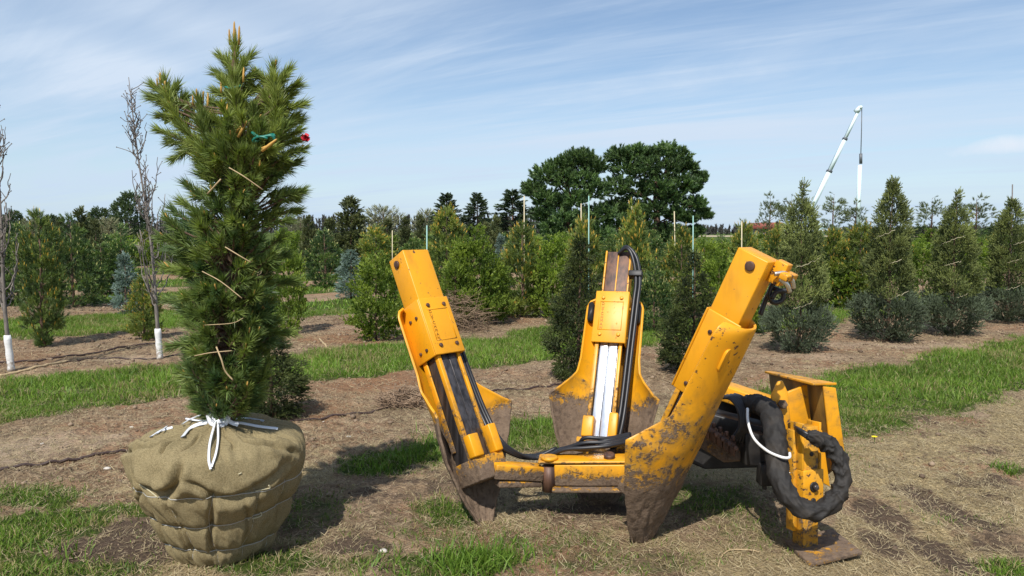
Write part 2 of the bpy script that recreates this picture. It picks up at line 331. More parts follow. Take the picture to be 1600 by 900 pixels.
def gh(x, y):
    x = np.asarray(x, float); y = np.asarray(y, float); d = np.hypot(x, y); near = sstep(40, 12, d)
    h = (fbm(x*.7, y*.7, 3, 61)-.5)*.09*near + (fbm(x*4.5, y*4.5, 4, 71)-.5)*.065*sstep(22, 8, d)
    h += np.clip(fbm(x*15, y*15, 3, 81)-.5, -.2, 1)*.05*sstep(12, 6, d)
    for px, py, rr, dep in ((1380, 820, .25, .04), (1460, 850, .2, .055), (1470, 770, .3, .03), (170, 860, .4, -.03), (560, 860, .3, -.03), (930, 800, .4, -.035)):
        q = G(px, py); h -= dep*np.exp(-(((x-q.x)**2+(y-q.y)**2)/rr**2))
    for ox, oy, rr in ((-1.545, 3.72, .55), (.45, 4.1, 1.1), (1.62, 3.72, .5)): h = h*(1-.85*sstep(rr*1.5, rr*.7, np.hypot(x-ox, y-oy)))
    return h
def gz(x, y): return float(gh(np.array([x]), np.array([y]))[0])
ang = np.concatenate([np.linspace(-180, -48, 30, endpoint=False), np.linspace(-48, 48, 620), np.linspace(48, 180, 31)[1:-1]])
rad = np.concatenate([[0.05, .6, 1.3, 2.0], np.geomspace(2.5, 14, 420), np.geomspace(14.2, 90, 130), np.geomspace(95, 9000, 40)])
A, RR = np.meshgrid(np.radians(ang), rad); gx, gy = np.sin(A)*RR, np.cos(A)*RR
g_, s_, m_, r_ = masks(gx, gy, True); gzz = gh(gx, gy)
nr, na = A.shape; i, j = np.meshgrid(np.arange(nr-1), np.arange(na), indexing='ij'); i, j = i.ravel(), j.ravel(); k = (j+1) % na
b = Bag(); b.add(np.stack([gx, gy, gzz], -1).reshape(-1, 3), np.stack([i*na+j, i*na+k, (i+1)*na+k, (i+1)*na+j], 1)[:, ::-1], np.stack([g_, s_, m_, r_], -1).reshape(-1, 4))
m = NT('nursery_soil'); v = m.pos()
at = m.n('ShaderNodeAttribute'); at.attribute_name = 'tint'; sc_ = m.n('ShaderNodeSeparateColor'); m.l(at.outputs['Color'], sc_.inputs[0])
g1, s1, m1, r1 = sc_.outputs[0], sc_.outputs[1], sc_.outputs[2], at.outputs['Alpha']
nA, nB, nC = m.noise(1.1, 5, .6, v), m.noise(9, 6, .68, v), m.noise(46, 5, .7, v)
soil = m.mix(m.ramp(nA, .35, .68), (.19, .142, .096), (.335, .248, .165))
soil = m.mix(m.math('MULTIPLY', m.ramp(m.noise(.45, 4, .6, v), .46, .62), .8), soil, (.30, .17, .105)); soil = m.mix(m.math('MULTIPLY', m.ramp(m.noise(.9, 5, .65, v, .4), .54, .66), .65), soil, (.36, .285, .21))
soil = m.mix(m.ramp(nB, .45, .68), soil, (.41, .325, .228)); soil = m.mix(m.math('MULTIPLY', m.ramp(m.noise(4.2, 6, .7, v, .8), .50, .36), .7), soil, (.10, .072, .050))
soil = m.mix(m.math('MULTIPLY', m.ramp(nC, .52, .42), .55), soil, (.075, .052, .036))
soil = m.mix(m.math('MULTIPLY', m.ramp(m.noise(85, 3, .6, v), .60, .68), .6), soil, (.48, .39, .28))
soil = m.mix(m.math('MULTIPLY', m.ramp(r1, .5, 1, False), .75), soil, m.mix(nC, (.30, .235, .175), (.52, .43, .34))); soil = m.mix(m.math('MULTIPLY', m.ramp(r1, .5, 0, False), .7), soil, m.mix(nB, (.15, .075, .042), (.34, .185, .105)))
dry = m.mix(m.ramp(m.noise(60, 6, .78, v, 1.5), .36, .64), (.17, .138, .075), (.49, .405, .245))
soil = m.mix(m.ramp(m.math('ADD', s1, m.math('MULTIPLY', m.math('SUBTRACT', nB, .5), 1.6)), .30, .62), soil, dry)
soil = m.mix(m.ramp(m.math('ADD', m1, m.math('MULTIPLY', m.math('SUBTRACT', nB, .5), 1.2)), .42, .70), soil, m.mix(nC, (.055, .042, .034), (.155, .115, .086)))
soil = m.mix(1.0, soil, (1.32, 1.24, 1.12), 'MULTIPLY')
gc = m.mix(m.ramp(m.noise(30, 5, .7, v), .35, .65), (.035, .055, .012), (.11, .15, .032))
fin = m.mix(m.ramp(m.math('ADD', g1, m.math('MULTIPLY', m.math('SUBTRACT', nB, .5), .9)), .30, .62), soil, gc)
m.set(Base_Color=fin, Roughness=.95); m.b.inputs['Specular IOR Level'].default_value = .1
m.bump(m.math('ADD', m.math('MULTIPLY', nB, 1.4), nC), 1.0, .045)
tag(obj('ground', b.mesh('ground', True), m.m), None, None, None, 'structure')
# ------------------------------------------------------------------ grass, straw, clods
rng = np.random.default_rng(7)
def blades(x, y, z, h, w, lean, col, rng):
    n = len(x); a = rng.uniform(0, 2*np.pi, n); l = rng.uniform(*lean, n); b = rng.uniform(0, 2*np.pi, n)
    p = np.stack([x, y, z], 1); d = np.stack([np.cos(a)*l, np.sin(a)*l, np.sqrt(np.clip(1-l*l, .02, 1))], 1); wv = np.stack([np.cos(b), np.sin(b), 0*b], 1)*(w/2)[:, None]
    mid = p + d*(h*.55)[:, None]; d2 = d.copy(); d2[:, :2] *= 1.9; d2[:, 2] *= .72; tip = mid + d2*(h*.45)[:, None]
    V = np.stack([p-wv, p+wv, mid+wv*.8, mid-wv*.8, tip], 1).reshape(-1, 3); k = np.arange(n)*5
    F = np.concatenate([np.stack([k, k+1, k+2], 1), np.stack([k, k+2, k+3], 1), np.stack([k+3, k+2, k+4], 1)])
    return V, F, np.repeat(col, 5, 0)
def scatter(n, y0, y1, k=.80, pad=.6):
    y = np.sqrt(rng.uniform(y0**2, y1**2, n)); return rng.uniform(-1, 1, n)*(k*y+pad), y
gb = Bag()
for n, y0, y1, hh, ww in ((330000, 2.9, 7, (.025, .068), .0048), (430000, 7, 15, (.045, .11), .007), (260000, 15, 45, (.06, .13), .022)):
    x, y = scatter(n, y0, y1); g, st, md, rw = masks(x, y)
    cl = fbm(x*7, y*7, 3, 91); keep = rng.random(n) < np.clip(g, 0, 1)**1.3*sstep(.30, .66, cl+.16)*(.9 if y0 > 5 else .8)
    x, y, g, cl = x[keep], y[keep], g[keep], cl[keep]; m_ = len(x)
    h = rng.uniform(*hh, m_)*(.55+.9*cl)*(.5+.6*g); t = rng.random((m_, 1)); big = fbm(x*.8, y*.8, 3, 95)[:, None]
    c = np.array([.075, .150, .016])*(1-t) + np.array([.205, .300, .044])*t; c = c*(.6+.8*big); dryb = (rng.random((m_, 1)) < .08+.35*sstep(.52, .70, fbm(x*1.7, y*1.7, 3, 97))[:, None]); c = np.where(dryb, np.array([.34, .28, .13]), c*np.where(y < 6.5, .86, 1.0)[:, None])
    gb.add(*blades(x, y, gh(x, y)-.006, h, np.full(m_, ww)*rng.uniform(.7, 1.3, m_), (.1, .75), c, rng))
# coarse tufts at the front edge
for px, py, n, r, hm in ((742, 885, 260, .13, .15), (700, 880, 160, .12, .11), (790, 870, 120, .1, .10), (600, 890, 120, .14, .09), (640, 715, 180, .16, .13), (700, 690, 200, .2, .15), (745, 700, 180, .15, .16), (590, 735, 110, .1, .11), (1572, 735, 80, .06, .09), (60, 890, 150, .2, .1), (850, 670, 180, .2, .14)):
    q = G(px, py); x = q.x + rng.normal(size=n)*r*.7; y = q.y + rng.normal(size=n)*r*.7; t = rng.random((n, 1)); c = np.array([.07, .145, .016])*(1-t)+np.array([.18, .28, .04])*t
    gb.add(*blades(x, y, gh(x, y)-.005, rng.uniform(.4, 1.1, n)*hm, rng.uniform(.005, .009, n), (.15, .8), c, rng))
tag(obj('grass', gb.mesh('grass'), M['grass']), 'green grass growing in strips and patches between the bare tree rows', 'grass', None, 'stuff')
sb = Bag()
for n, y0, y1, L, w in ((260000, 2.9, 7.5, (.015, .085), .0025), (140000, 7.5, 16, (.03, .11), .004)):
    x, y = scatter(n, y0, y1); g, st, md, rw = masks(x, y); keep = rng.random(n) < np.clip(st*.95+.16*rw+.08+.10*g, 0, 1); x, y = x[keep], y[keep]; k = len(x)
    a = rng.uniform(0, np.pi, k); l = rng.uniform(*L, k); dz = rng.uniform(-.1, .35, k)*l; z = gh(x, y)+.004
    p = np.stack([x, y, z], 1); d = np.stack([np.cos(a)*l, np.sin(a)*l, dz], 1); wv = np.stack([-np.sin(a), np.cos(a), rng.uniform(-.5, .5, k)], 1)*w/2
    bend = np.stack([-np.sin(a), np.cos(a), np.abs(rng.normal(size=k))*.6], 1)*(l*rng.uniform(-.2, .2, k))[:, None]
    V = np.stack([p-wv, p+wv, p+d*.5+bend+wv, p+d*.5+bend-wv, p+d], 1).reshape(-1, 3); q = np.arange(k)*5
    F = np.concatenate([np.stack([q, q+1, q+2], 1), np.stack([q, q+2, q+3], 1), np.stack([q+3, q+2, q+4], 1)])
    t = rng.random((k, 1)); c = np.array([.20, .145, .08])*(1-t**1.5)+np.array([.54, .45, .27])*t**1.5
    sb.add(V, F, np.repeat(c, 5, 0))
tag(obj('dry_straw', sb.mesh('dry_straw'), M['straw']), 'dry tan straw and dead grass littering the trodden soil', 'straw', None, 'stuff')
ico = np.array([(0, 0, 1), (.89, 0, .45), (.28, .85, .45), (-.72, .53, .45), (-.72, -.53, .45), (.28, -.85, .45), (.72, .53, -.45), (-.28, .85, -.45), (-.89, 0, -.45), (-.28, -.85, -.45), (.72, -.53, -.45), (0, 0, -1)])
icf = np.array([(0, 1, 2), (0, 2, 3), (0, 3, 4), (0, 4, 5), (0, 5, 1), (1, 6, 2), (2, 7, 3), (3, 8, 4), (4, 9, 5), (5, 10, 1), (2, 6, 7), (3, 7, 8), (4, 8, 9), (5, 9, 10), (1, 10, 6), (6, 11, 7), (7, 11, 8), (8, 11, 9), (9, 11, 10), (10, 11, 6)])
x, y = scatter(150000, 2.9, 17); g, st, md, rw = masks(x, y); keep = rng.random(150000) < np.clip(.30*rw+.45*md, 0, 1)*(1-g)*.7; x, y = x[keep], y[keep]; k = len(x)
r = rng.uniform(.004, .010, k)*(.8+.05*y)*(1+(rng.random(k) < .06)*1.8)
V = ico[None]*r[:, None, None]*rng.uniform(.55, 1.25, (k, 12, 1))*np.array([1, 1, .7]); V = V + np.stack([x, y, gh(x, y)+r*.25], 1)[:, None]
t = rng.random((k, 1)); c = np.array([.12, .08, .055])*(1-t)+np.array([.42, .31, .21])*t
cb = Bag(); cb.add(V.reshape(-1, 3), (icf[None]+(np.arange(k)*12)[:, None, None]).reshape(-1, 3), np.repeat(c, 12, 0))
tag(obj('soil_clods', cb.mesh('soil_clods'), M['straw']), 'loose brown soil clods and bark chips on the bare rows', 'soil', None, 'stuff')
# ------------------------------------------------------------------ foliage builders
def sprays(bag, p, d, L, m, nl, nw, a0, a1, cols, rng, up=0.0, leaf=False, jit=.22, spw=.8):
    N = len(p); i = np.repeat(np.arange(N), m); n = N*m; L = np.broadcast_to(np.asarray(L, float), (N,))
    nl = np.broadcast_to(np.asarray(nl, float), (N,))
    s = rng.uniform(0, 1, n)**spw; D = d[i]; base = p[i] + D*(L[i]*s)[:, None]
    q = nrm(np.cross(D, nrm(rng.normal(size=(n, 3))))); a = rng.uniform(a0, a1, n)*(1-.55*s)
    dr = D*np.cos(a)[:, None] + q*np.sin(a)[:, None]; dr[:, 2] += up; dr = nrm(dr)
    wv = nrm(np.cross(dr, rng.normal(size=(n, 3))))*nw*rng.uniform(.7, 1.3, n)[:, None]/2
    l = (nl[i]*rng.uniform(.7, 1.15, n))[:, None]; c = cols[i]*(1-jit+2*jit*rng.random((n, 1)))
    if leaf:
        V = np.stack([base, base+dr*l*.45-wv, base+dr*l, base+dr*l*.45+wv], 1).reshape(-1, 3); F = (np.arange(n)*4)[:, None]+np.array([0, 1, 2, 3]); c = np.repeat(c, 4, 0)
    else:
        V = np.stack([base-wv, base+wv, base+dr*l], 1).reshape(-1, 3); F = np.arange(n*3).reshape(-1, 3); c = np.repeat(c, 3, 0)
    bag.add(V, F, c)
def interp(prof, t): a = np.array(prof); return np.interp(t, a[:, 0], a[:, 1])
def conifer(seed, H, prof, nb, elev, tw, twl, m, nl, nw, ca, cb, a0=.5, a1=1.2, up=0., tipc=None, tipp=0., trunk=.03, t0=.04, wood=True, leader=True, gap=0., leaf=False, updir=.3, lop=None, inner=.25, low=1.0, limb=1.0, horiz=False, skirtc=None):
    rng = np.random.default_rng(seed); wb, fb = Bag(), Bag(); ca, cb = np.array(ca), np.array(cb)
    tube(wb, [(0, 0, -.03*H), (.01*H*rng.normal(), .01*H*rng.normal(), .3*H), (0, 0, .7*H), (0, 0, H*.98)], np.array([1, .8, .42, .08])*trunk*H, 7)
    TP, TD, TL, TC = [], [], [], []
    for k in range(nb):
        t = t0 + (1-t0)*max(0, (k+rng.uniform(-.5, .5))/nb)**low; t = min(max(t, t0), .985); az = k*2.39996+rng.normal()*.5
        if gap and rng.random() < gap: continue
        e = R(interp(elev, t))+rng.normal()*.12; L = interp(prof, t)*H*rng.uniform(.78, 1.14)
        if lop: L *= 1+lop*math.sin(az*2+seed)+lop*math.sin(az+seed*2+t*7)
        h = np.array([math.cos(az), math.sin(az), 0]); s = np.linspace(0, 1, 4); rr = L*s
        zz = t*H - L*.55*math.sin(e) + L*math.sin(e)*(s**1.25)*1.1
        pts = h[None]*(rr*(1 if horiz else max(.5, math.cos(e))))[:, None] + np.array([0, 0, 1])*zz[:, None]; pts[:, 2] = np.maximum(pts[:, 2], .02*H)
        if wood and L > .05*H: tube(wb, pts, np.array([.30, .2, .12, .05])*trunk*H*(.4+.6*(1-t))*limb, 4, cap=False)
        nt = max(3, int(tw*(.45+.55*L/(max(q[1] for q in prof)*H))))
        for q in range(nt):
            f = inner+(1-inner)*(q+rng.random())/nt; x = f*3; i0 = min(2, int(x)); p = pts[i0]+(pts[i0+1]-pts[i0])*(x-i0); bd = nrm(pts[i0+1]-pts[i0])
            side = np.cross(bd, [0, 0, 1])*(1 if q % 2 else -1); d = nrm(bd*rng.uniform(.5, 1.0)+side*rng.uniform(.1, .9)*(1.15-f)+np.array([0, 0, 1])*(updir+rng.normal()*.22))
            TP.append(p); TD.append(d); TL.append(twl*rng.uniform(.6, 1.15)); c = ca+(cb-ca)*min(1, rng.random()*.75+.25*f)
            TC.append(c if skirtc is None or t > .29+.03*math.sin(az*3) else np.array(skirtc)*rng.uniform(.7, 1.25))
        TP.append(pts[-1]); TD.append(nrm(nrm(pts[-1]-pts[-2])+np.array([0, 0, updir]))); TL.append(twl); TC.append(cb)
    if leader:
        for q in range(5): TP.append(np.array([0, 0, H*(.9+.02*q)])); TD.append(nrm(np.array([rng.normal()*.15, rng.normal()*.15, 1]))); TL.append(twl); TC.append(cb)
    TP, TD, TL, TC = map(np.array, (TP, TD, TL, TC))
    sprays(fb, TP, TD, TL, m, nl, nw, a0, a1, TC, rng, up, leaf)
    if tipc is not None:                                              # the pale new candles at the ends of the shoots
        k = (rng.random(len(TP)) < tipp*(.35+1.1*TP[:, 2]/H)); n = int(k.sum())
        if n: sprays(fb, TP[k]+TD[k]*TL[k][:, None]*.8, nrm(TD[k]*.5+np.array([0, 0, 1.])), np.full(n, nl*.3), 4, nl*1.15, nl*.20, .02, .22, np.tile(np.array(tipc), (n, 1)), rng, 0, True)
    return wb, fb
def shell(seed, H, prof, N, twl, m, nl, nw, ca, cb, lump=.16, lf=5., updir=.35, tipc=None, tipp=0., trunk=.025, skirtc=None, a0=.45, a1=1.2, leaf=False, inner=.55, gap=.0, low=1.0, limbs=26, per=16, clump=.075, flat=.75):
    """a dense crown: shoots spread through the outer half of its volume, gathered in uneven clumps"""
    rng = np.random.default_rng(seed); wb, fb = Bag(), Bag(); ca, cb = np.array(ca), np.array(cb)
    tube(wb, [(0, 0, -.03*H), (.01*H, 0, .3*H), (0, .01*H, .7*H), (0, 0, H*.97)], np.array([1, .8, .42, .06])*trunk*H, 7)
    pa = np.array(prof); pm = pa[:, 1].max(); W_ = lambda t: np.interp(t, pa[:, 0], pa[:, 1])*H
    def draw(k, f0, f1):
        t = rng.uniform(0, 1, k*12)**low; t = t[rng.random(len(t)) < (W_(t)/H/pm)*.88+.12][:k]; az = rng.uniform(0, 2*np.pi, len(t)); f = rng.uniform(f0**2, f1**2, len(t))**.5
        return t, az, f
    K = max(12, N//per); tc, ac, fc = draw(K, .70, 1.0); rc = W_(tc)*fc*(1+lump*rng.uniform(-1, .75, len(tc))); K = len(tc)
    CC = np.stack([np.cos(ac)*rc, np.sin(ac)*rc, tc*H], 1); OC = np.stack([np.cos(ac), np.sin(ac), np.full(K, updir*.5)], 1); OC = nrm(OC); hue = rng.random(K)
    i = rng.integers(0, K, int(N*.72)); u = nrm(rng.normal(size=(len(i), 3)))*rng.random((len(i), 1))**.45*clump*H*(.55+.45*W_(tc[i])/H/pm)[:, None]*np.array([1, 1, flat])
    P1 = CC[i]+u; D1 = nrm(OC[i]*.8+nrm(u/np.array([1, 1, flat]))*.8+np.array([0, 0, updir*.5])+rng.normal(size=u.shape)*.18); m1 = np.clip(hue[i]*.75+rng.random(len(i))*.35+.25*u[:, 2]/(clump*H*flat), 0, 1)  # clump tops toned lighter: sunlit highlights put into the shoot colour
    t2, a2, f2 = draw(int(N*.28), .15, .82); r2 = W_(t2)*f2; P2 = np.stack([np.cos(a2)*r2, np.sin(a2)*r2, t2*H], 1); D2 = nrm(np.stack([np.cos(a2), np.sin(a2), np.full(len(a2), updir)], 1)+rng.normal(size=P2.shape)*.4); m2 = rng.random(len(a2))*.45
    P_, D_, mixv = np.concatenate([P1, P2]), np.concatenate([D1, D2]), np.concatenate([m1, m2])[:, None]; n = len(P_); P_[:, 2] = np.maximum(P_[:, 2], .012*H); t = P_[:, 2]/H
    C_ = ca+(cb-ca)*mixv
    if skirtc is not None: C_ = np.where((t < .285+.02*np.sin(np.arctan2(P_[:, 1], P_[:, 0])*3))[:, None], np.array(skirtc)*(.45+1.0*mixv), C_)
    sprays(fb, P_, D_, twl*rng.uniform(.6, 1.2, n), m, nl, nw, a0, a1, C_, rng, .02, leaf)
    for q in range(limbs):
        i = rng.integers(n); p = P_[i]; z0 = max(.02*H, p[2]-np.hypot(p[0], p[1])*.6); tube(wb, [(0, 0, z0), p*np.array([.5, .5, 0])+np.array([0, 0, (z0+p[2])/2]), p], np.array([.22, .14, .05])*trunk*H, 4, cap=False)
    if tipc is not None:
        k = (rng.random(n) < tipp*(.3+1.2*P_[:, 2]/H)) & (np.hypot(P_[:, 0], P_[:, 1]) > .5*np.interp(t, pa[:, 0], pa[:, 1])*H); q = int(k.sum())
        if q: sprays(fb, P_[k]+D_[k]*twl*.8, nrm(D_[k]*.6+np.array([0, 0, 1.])), np.full(q, nl*.3), 3, nl*1.0, nl*.20, .02, .3, np.tile(np.array(tipc), (q, 1))*rng.uniform(.7, 1.2, (q, 1)), rng, 0, True)
    return wb, fb
PROTO = {}
def proto(name, crown, kind, **k):
    if name not in PROTO:
        w, f = shell(**k) if 'N' in k else conifer(**k); mw, mf = w.mesh('trunk', True), f.mesh('crown'); V = np.concatenate(f.V); r = np.percentile(np.abs(V[:, :2]), 95.5) if 'N' not in k else max(q[1] for q in k['prof'])*k['H']+k['twl']*.5
        mw.materials.append(M['bark']); mf.materials.append(M[crown]); PROTO[name] = (mw, mf, kind, k['H'], r)
    return PROTO[name]
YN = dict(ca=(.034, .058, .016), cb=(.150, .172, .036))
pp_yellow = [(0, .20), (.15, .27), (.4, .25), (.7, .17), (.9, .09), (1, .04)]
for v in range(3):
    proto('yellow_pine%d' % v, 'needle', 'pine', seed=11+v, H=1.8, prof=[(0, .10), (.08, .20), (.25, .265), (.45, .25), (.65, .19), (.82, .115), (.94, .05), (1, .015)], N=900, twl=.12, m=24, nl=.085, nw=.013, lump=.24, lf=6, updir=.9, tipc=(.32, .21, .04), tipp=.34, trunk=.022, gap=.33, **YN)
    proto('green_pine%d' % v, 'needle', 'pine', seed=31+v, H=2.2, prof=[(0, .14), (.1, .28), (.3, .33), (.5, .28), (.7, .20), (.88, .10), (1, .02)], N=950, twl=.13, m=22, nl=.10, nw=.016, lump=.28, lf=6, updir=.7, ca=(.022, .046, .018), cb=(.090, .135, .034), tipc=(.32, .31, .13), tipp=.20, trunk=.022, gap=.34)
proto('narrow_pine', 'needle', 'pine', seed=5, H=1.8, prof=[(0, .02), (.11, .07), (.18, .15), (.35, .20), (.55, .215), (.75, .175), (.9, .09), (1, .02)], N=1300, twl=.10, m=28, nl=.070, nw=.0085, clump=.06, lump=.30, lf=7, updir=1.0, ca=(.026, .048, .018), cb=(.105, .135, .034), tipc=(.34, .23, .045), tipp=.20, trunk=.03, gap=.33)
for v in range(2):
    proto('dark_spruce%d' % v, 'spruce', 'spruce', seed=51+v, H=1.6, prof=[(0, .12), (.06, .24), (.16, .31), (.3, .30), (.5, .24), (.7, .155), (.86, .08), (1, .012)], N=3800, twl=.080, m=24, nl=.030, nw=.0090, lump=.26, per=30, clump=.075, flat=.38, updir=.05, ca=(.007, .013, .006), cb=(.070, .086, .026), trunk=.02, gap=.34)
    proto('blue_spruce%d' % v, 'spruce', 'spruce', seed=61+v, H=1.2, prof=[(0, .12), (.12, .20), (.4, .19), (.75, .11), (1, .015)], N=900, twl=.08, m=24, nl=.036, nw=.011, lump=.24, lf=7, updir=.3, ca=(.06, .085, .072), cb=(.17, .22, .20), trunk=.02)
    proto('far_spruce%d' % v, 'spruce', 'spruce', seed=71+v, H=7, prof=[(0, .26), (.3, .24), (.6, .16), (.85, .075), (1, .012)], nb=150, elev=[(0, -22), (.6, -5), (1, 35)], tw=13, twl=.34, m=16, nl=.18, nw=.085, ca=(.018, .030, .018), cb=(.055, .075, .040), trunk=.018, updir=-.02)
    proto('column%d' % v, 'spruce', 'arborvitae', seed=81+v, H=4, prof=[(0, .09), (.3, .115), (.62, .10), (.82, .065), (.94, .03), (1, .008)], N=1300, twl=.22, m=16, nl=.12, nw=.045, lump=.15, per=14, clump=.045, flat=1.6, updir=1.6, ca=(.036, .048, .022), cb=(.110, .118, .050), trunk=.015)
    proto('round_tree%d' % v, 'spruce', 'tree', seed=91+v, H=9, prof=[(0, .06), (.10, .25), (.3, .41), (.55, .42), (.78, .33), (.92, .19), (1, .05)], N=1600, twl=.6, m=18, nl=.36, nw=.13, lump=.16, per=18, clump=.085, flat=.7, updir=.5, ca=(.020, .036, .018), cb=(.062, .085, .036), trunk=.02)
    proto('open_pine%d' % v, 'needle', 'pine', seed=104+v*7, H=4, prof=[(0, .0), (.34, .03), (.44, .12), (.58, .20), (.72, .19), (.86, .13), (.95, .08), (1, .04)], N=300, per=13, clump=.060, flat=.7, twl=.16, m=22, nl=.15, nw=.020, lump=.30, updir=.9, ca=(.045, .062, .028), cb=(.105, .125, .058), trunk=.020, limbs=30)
for v in range(3):
    proto('leafy%d' % v, 'leaf', 'shrub', seed=111+v, H=1.5, prof=[(0, .08), (.12, .24), (.35, .33), (.6, .28), (.8, .19), (.93, .09), (1, .03)], N=800, twl=.15, m=13, nl=.055, nw=.030, clump=.085, lump=.34, lf=6, updir=1.0, ca=(.062, .110, .018), cb=(.275, .345, .062), a0=.5, a1=1.4, trunk=.012, leaf=True, gap=.36)
for v in range(2):
    proto('pale_far%d' % v, 'straw', 'tree', seed=121+v, H=9, prof=[(0, .1), (.25, .26), (.6, .30), (.85, .2), (1, .08)], nb=80, elev=[(0, 40), (1, 75)], tw=8, twl=.8, m=8, nl=.5, nw=.05, ca=(.17, .16, .10), cb=(.30, .31, .17), trunk=.015, updir=.6, a0=.2, a1=.8)
TPROF = [[(0, .06), (.05, .19), (.10, .265), (.17, .295), (.24, .285), (.29, .225), (.33, .235), (.40, .265), (.46, .255), (.52, .215), (.56, .225), (.66, .20), (.77, .155), (.84, .115), (.88, .05), (.92, .015), (1, .004)], [(0, .06), (.05, .19), (.11, .265), (.18, .290), (.26, .28), (.31, .215), (.36, .24), (.48, .245), (.54, .20), (.60, .205), (.70, .175), (.80, .15), (.88, .10), (.93, .04), (1, .008)]]
TPROF = [[(a, r*1.04 if a < .285 else r*.80) for a, r in p] for p in TPROF]
for v in range(2):
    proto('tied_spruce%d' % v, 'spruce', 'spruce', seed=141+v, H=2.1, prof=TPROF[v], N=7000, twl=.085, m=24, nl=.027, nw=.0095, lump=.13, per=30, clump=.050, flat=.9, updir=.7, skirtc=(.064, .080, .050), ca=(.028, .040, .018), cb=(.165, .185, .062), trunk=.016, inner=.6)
def plant(kind, cx, base, top, w, name, label, cat, group=None, Y=None, rz=None, at=None, twist=0):
    mw, mf, _, H, r = PROTO[kind]
    q = G(cx, base) if at is None else Vector((P(cx, base, at).x, at, 0))
    d = q.y; h = P(cx, top, d).z; ww = w/F0*d
    o = thing(name, label, cat, (q.x, q.y, gz(q.x, q.y)*1.0), group); rnd = random.Random(int(cx*7+top*13))
    o.rotation_euler[2] = rnd.uniform(0, 6.28) if rz is None else rz; o.rotation_euler[0] = twist
    o.scale = (ww/2/r, ww/2/r, h/H)
    obj('trunk', mw, None, o); obj('crown', mf, None, o); return o
random.seed(3)
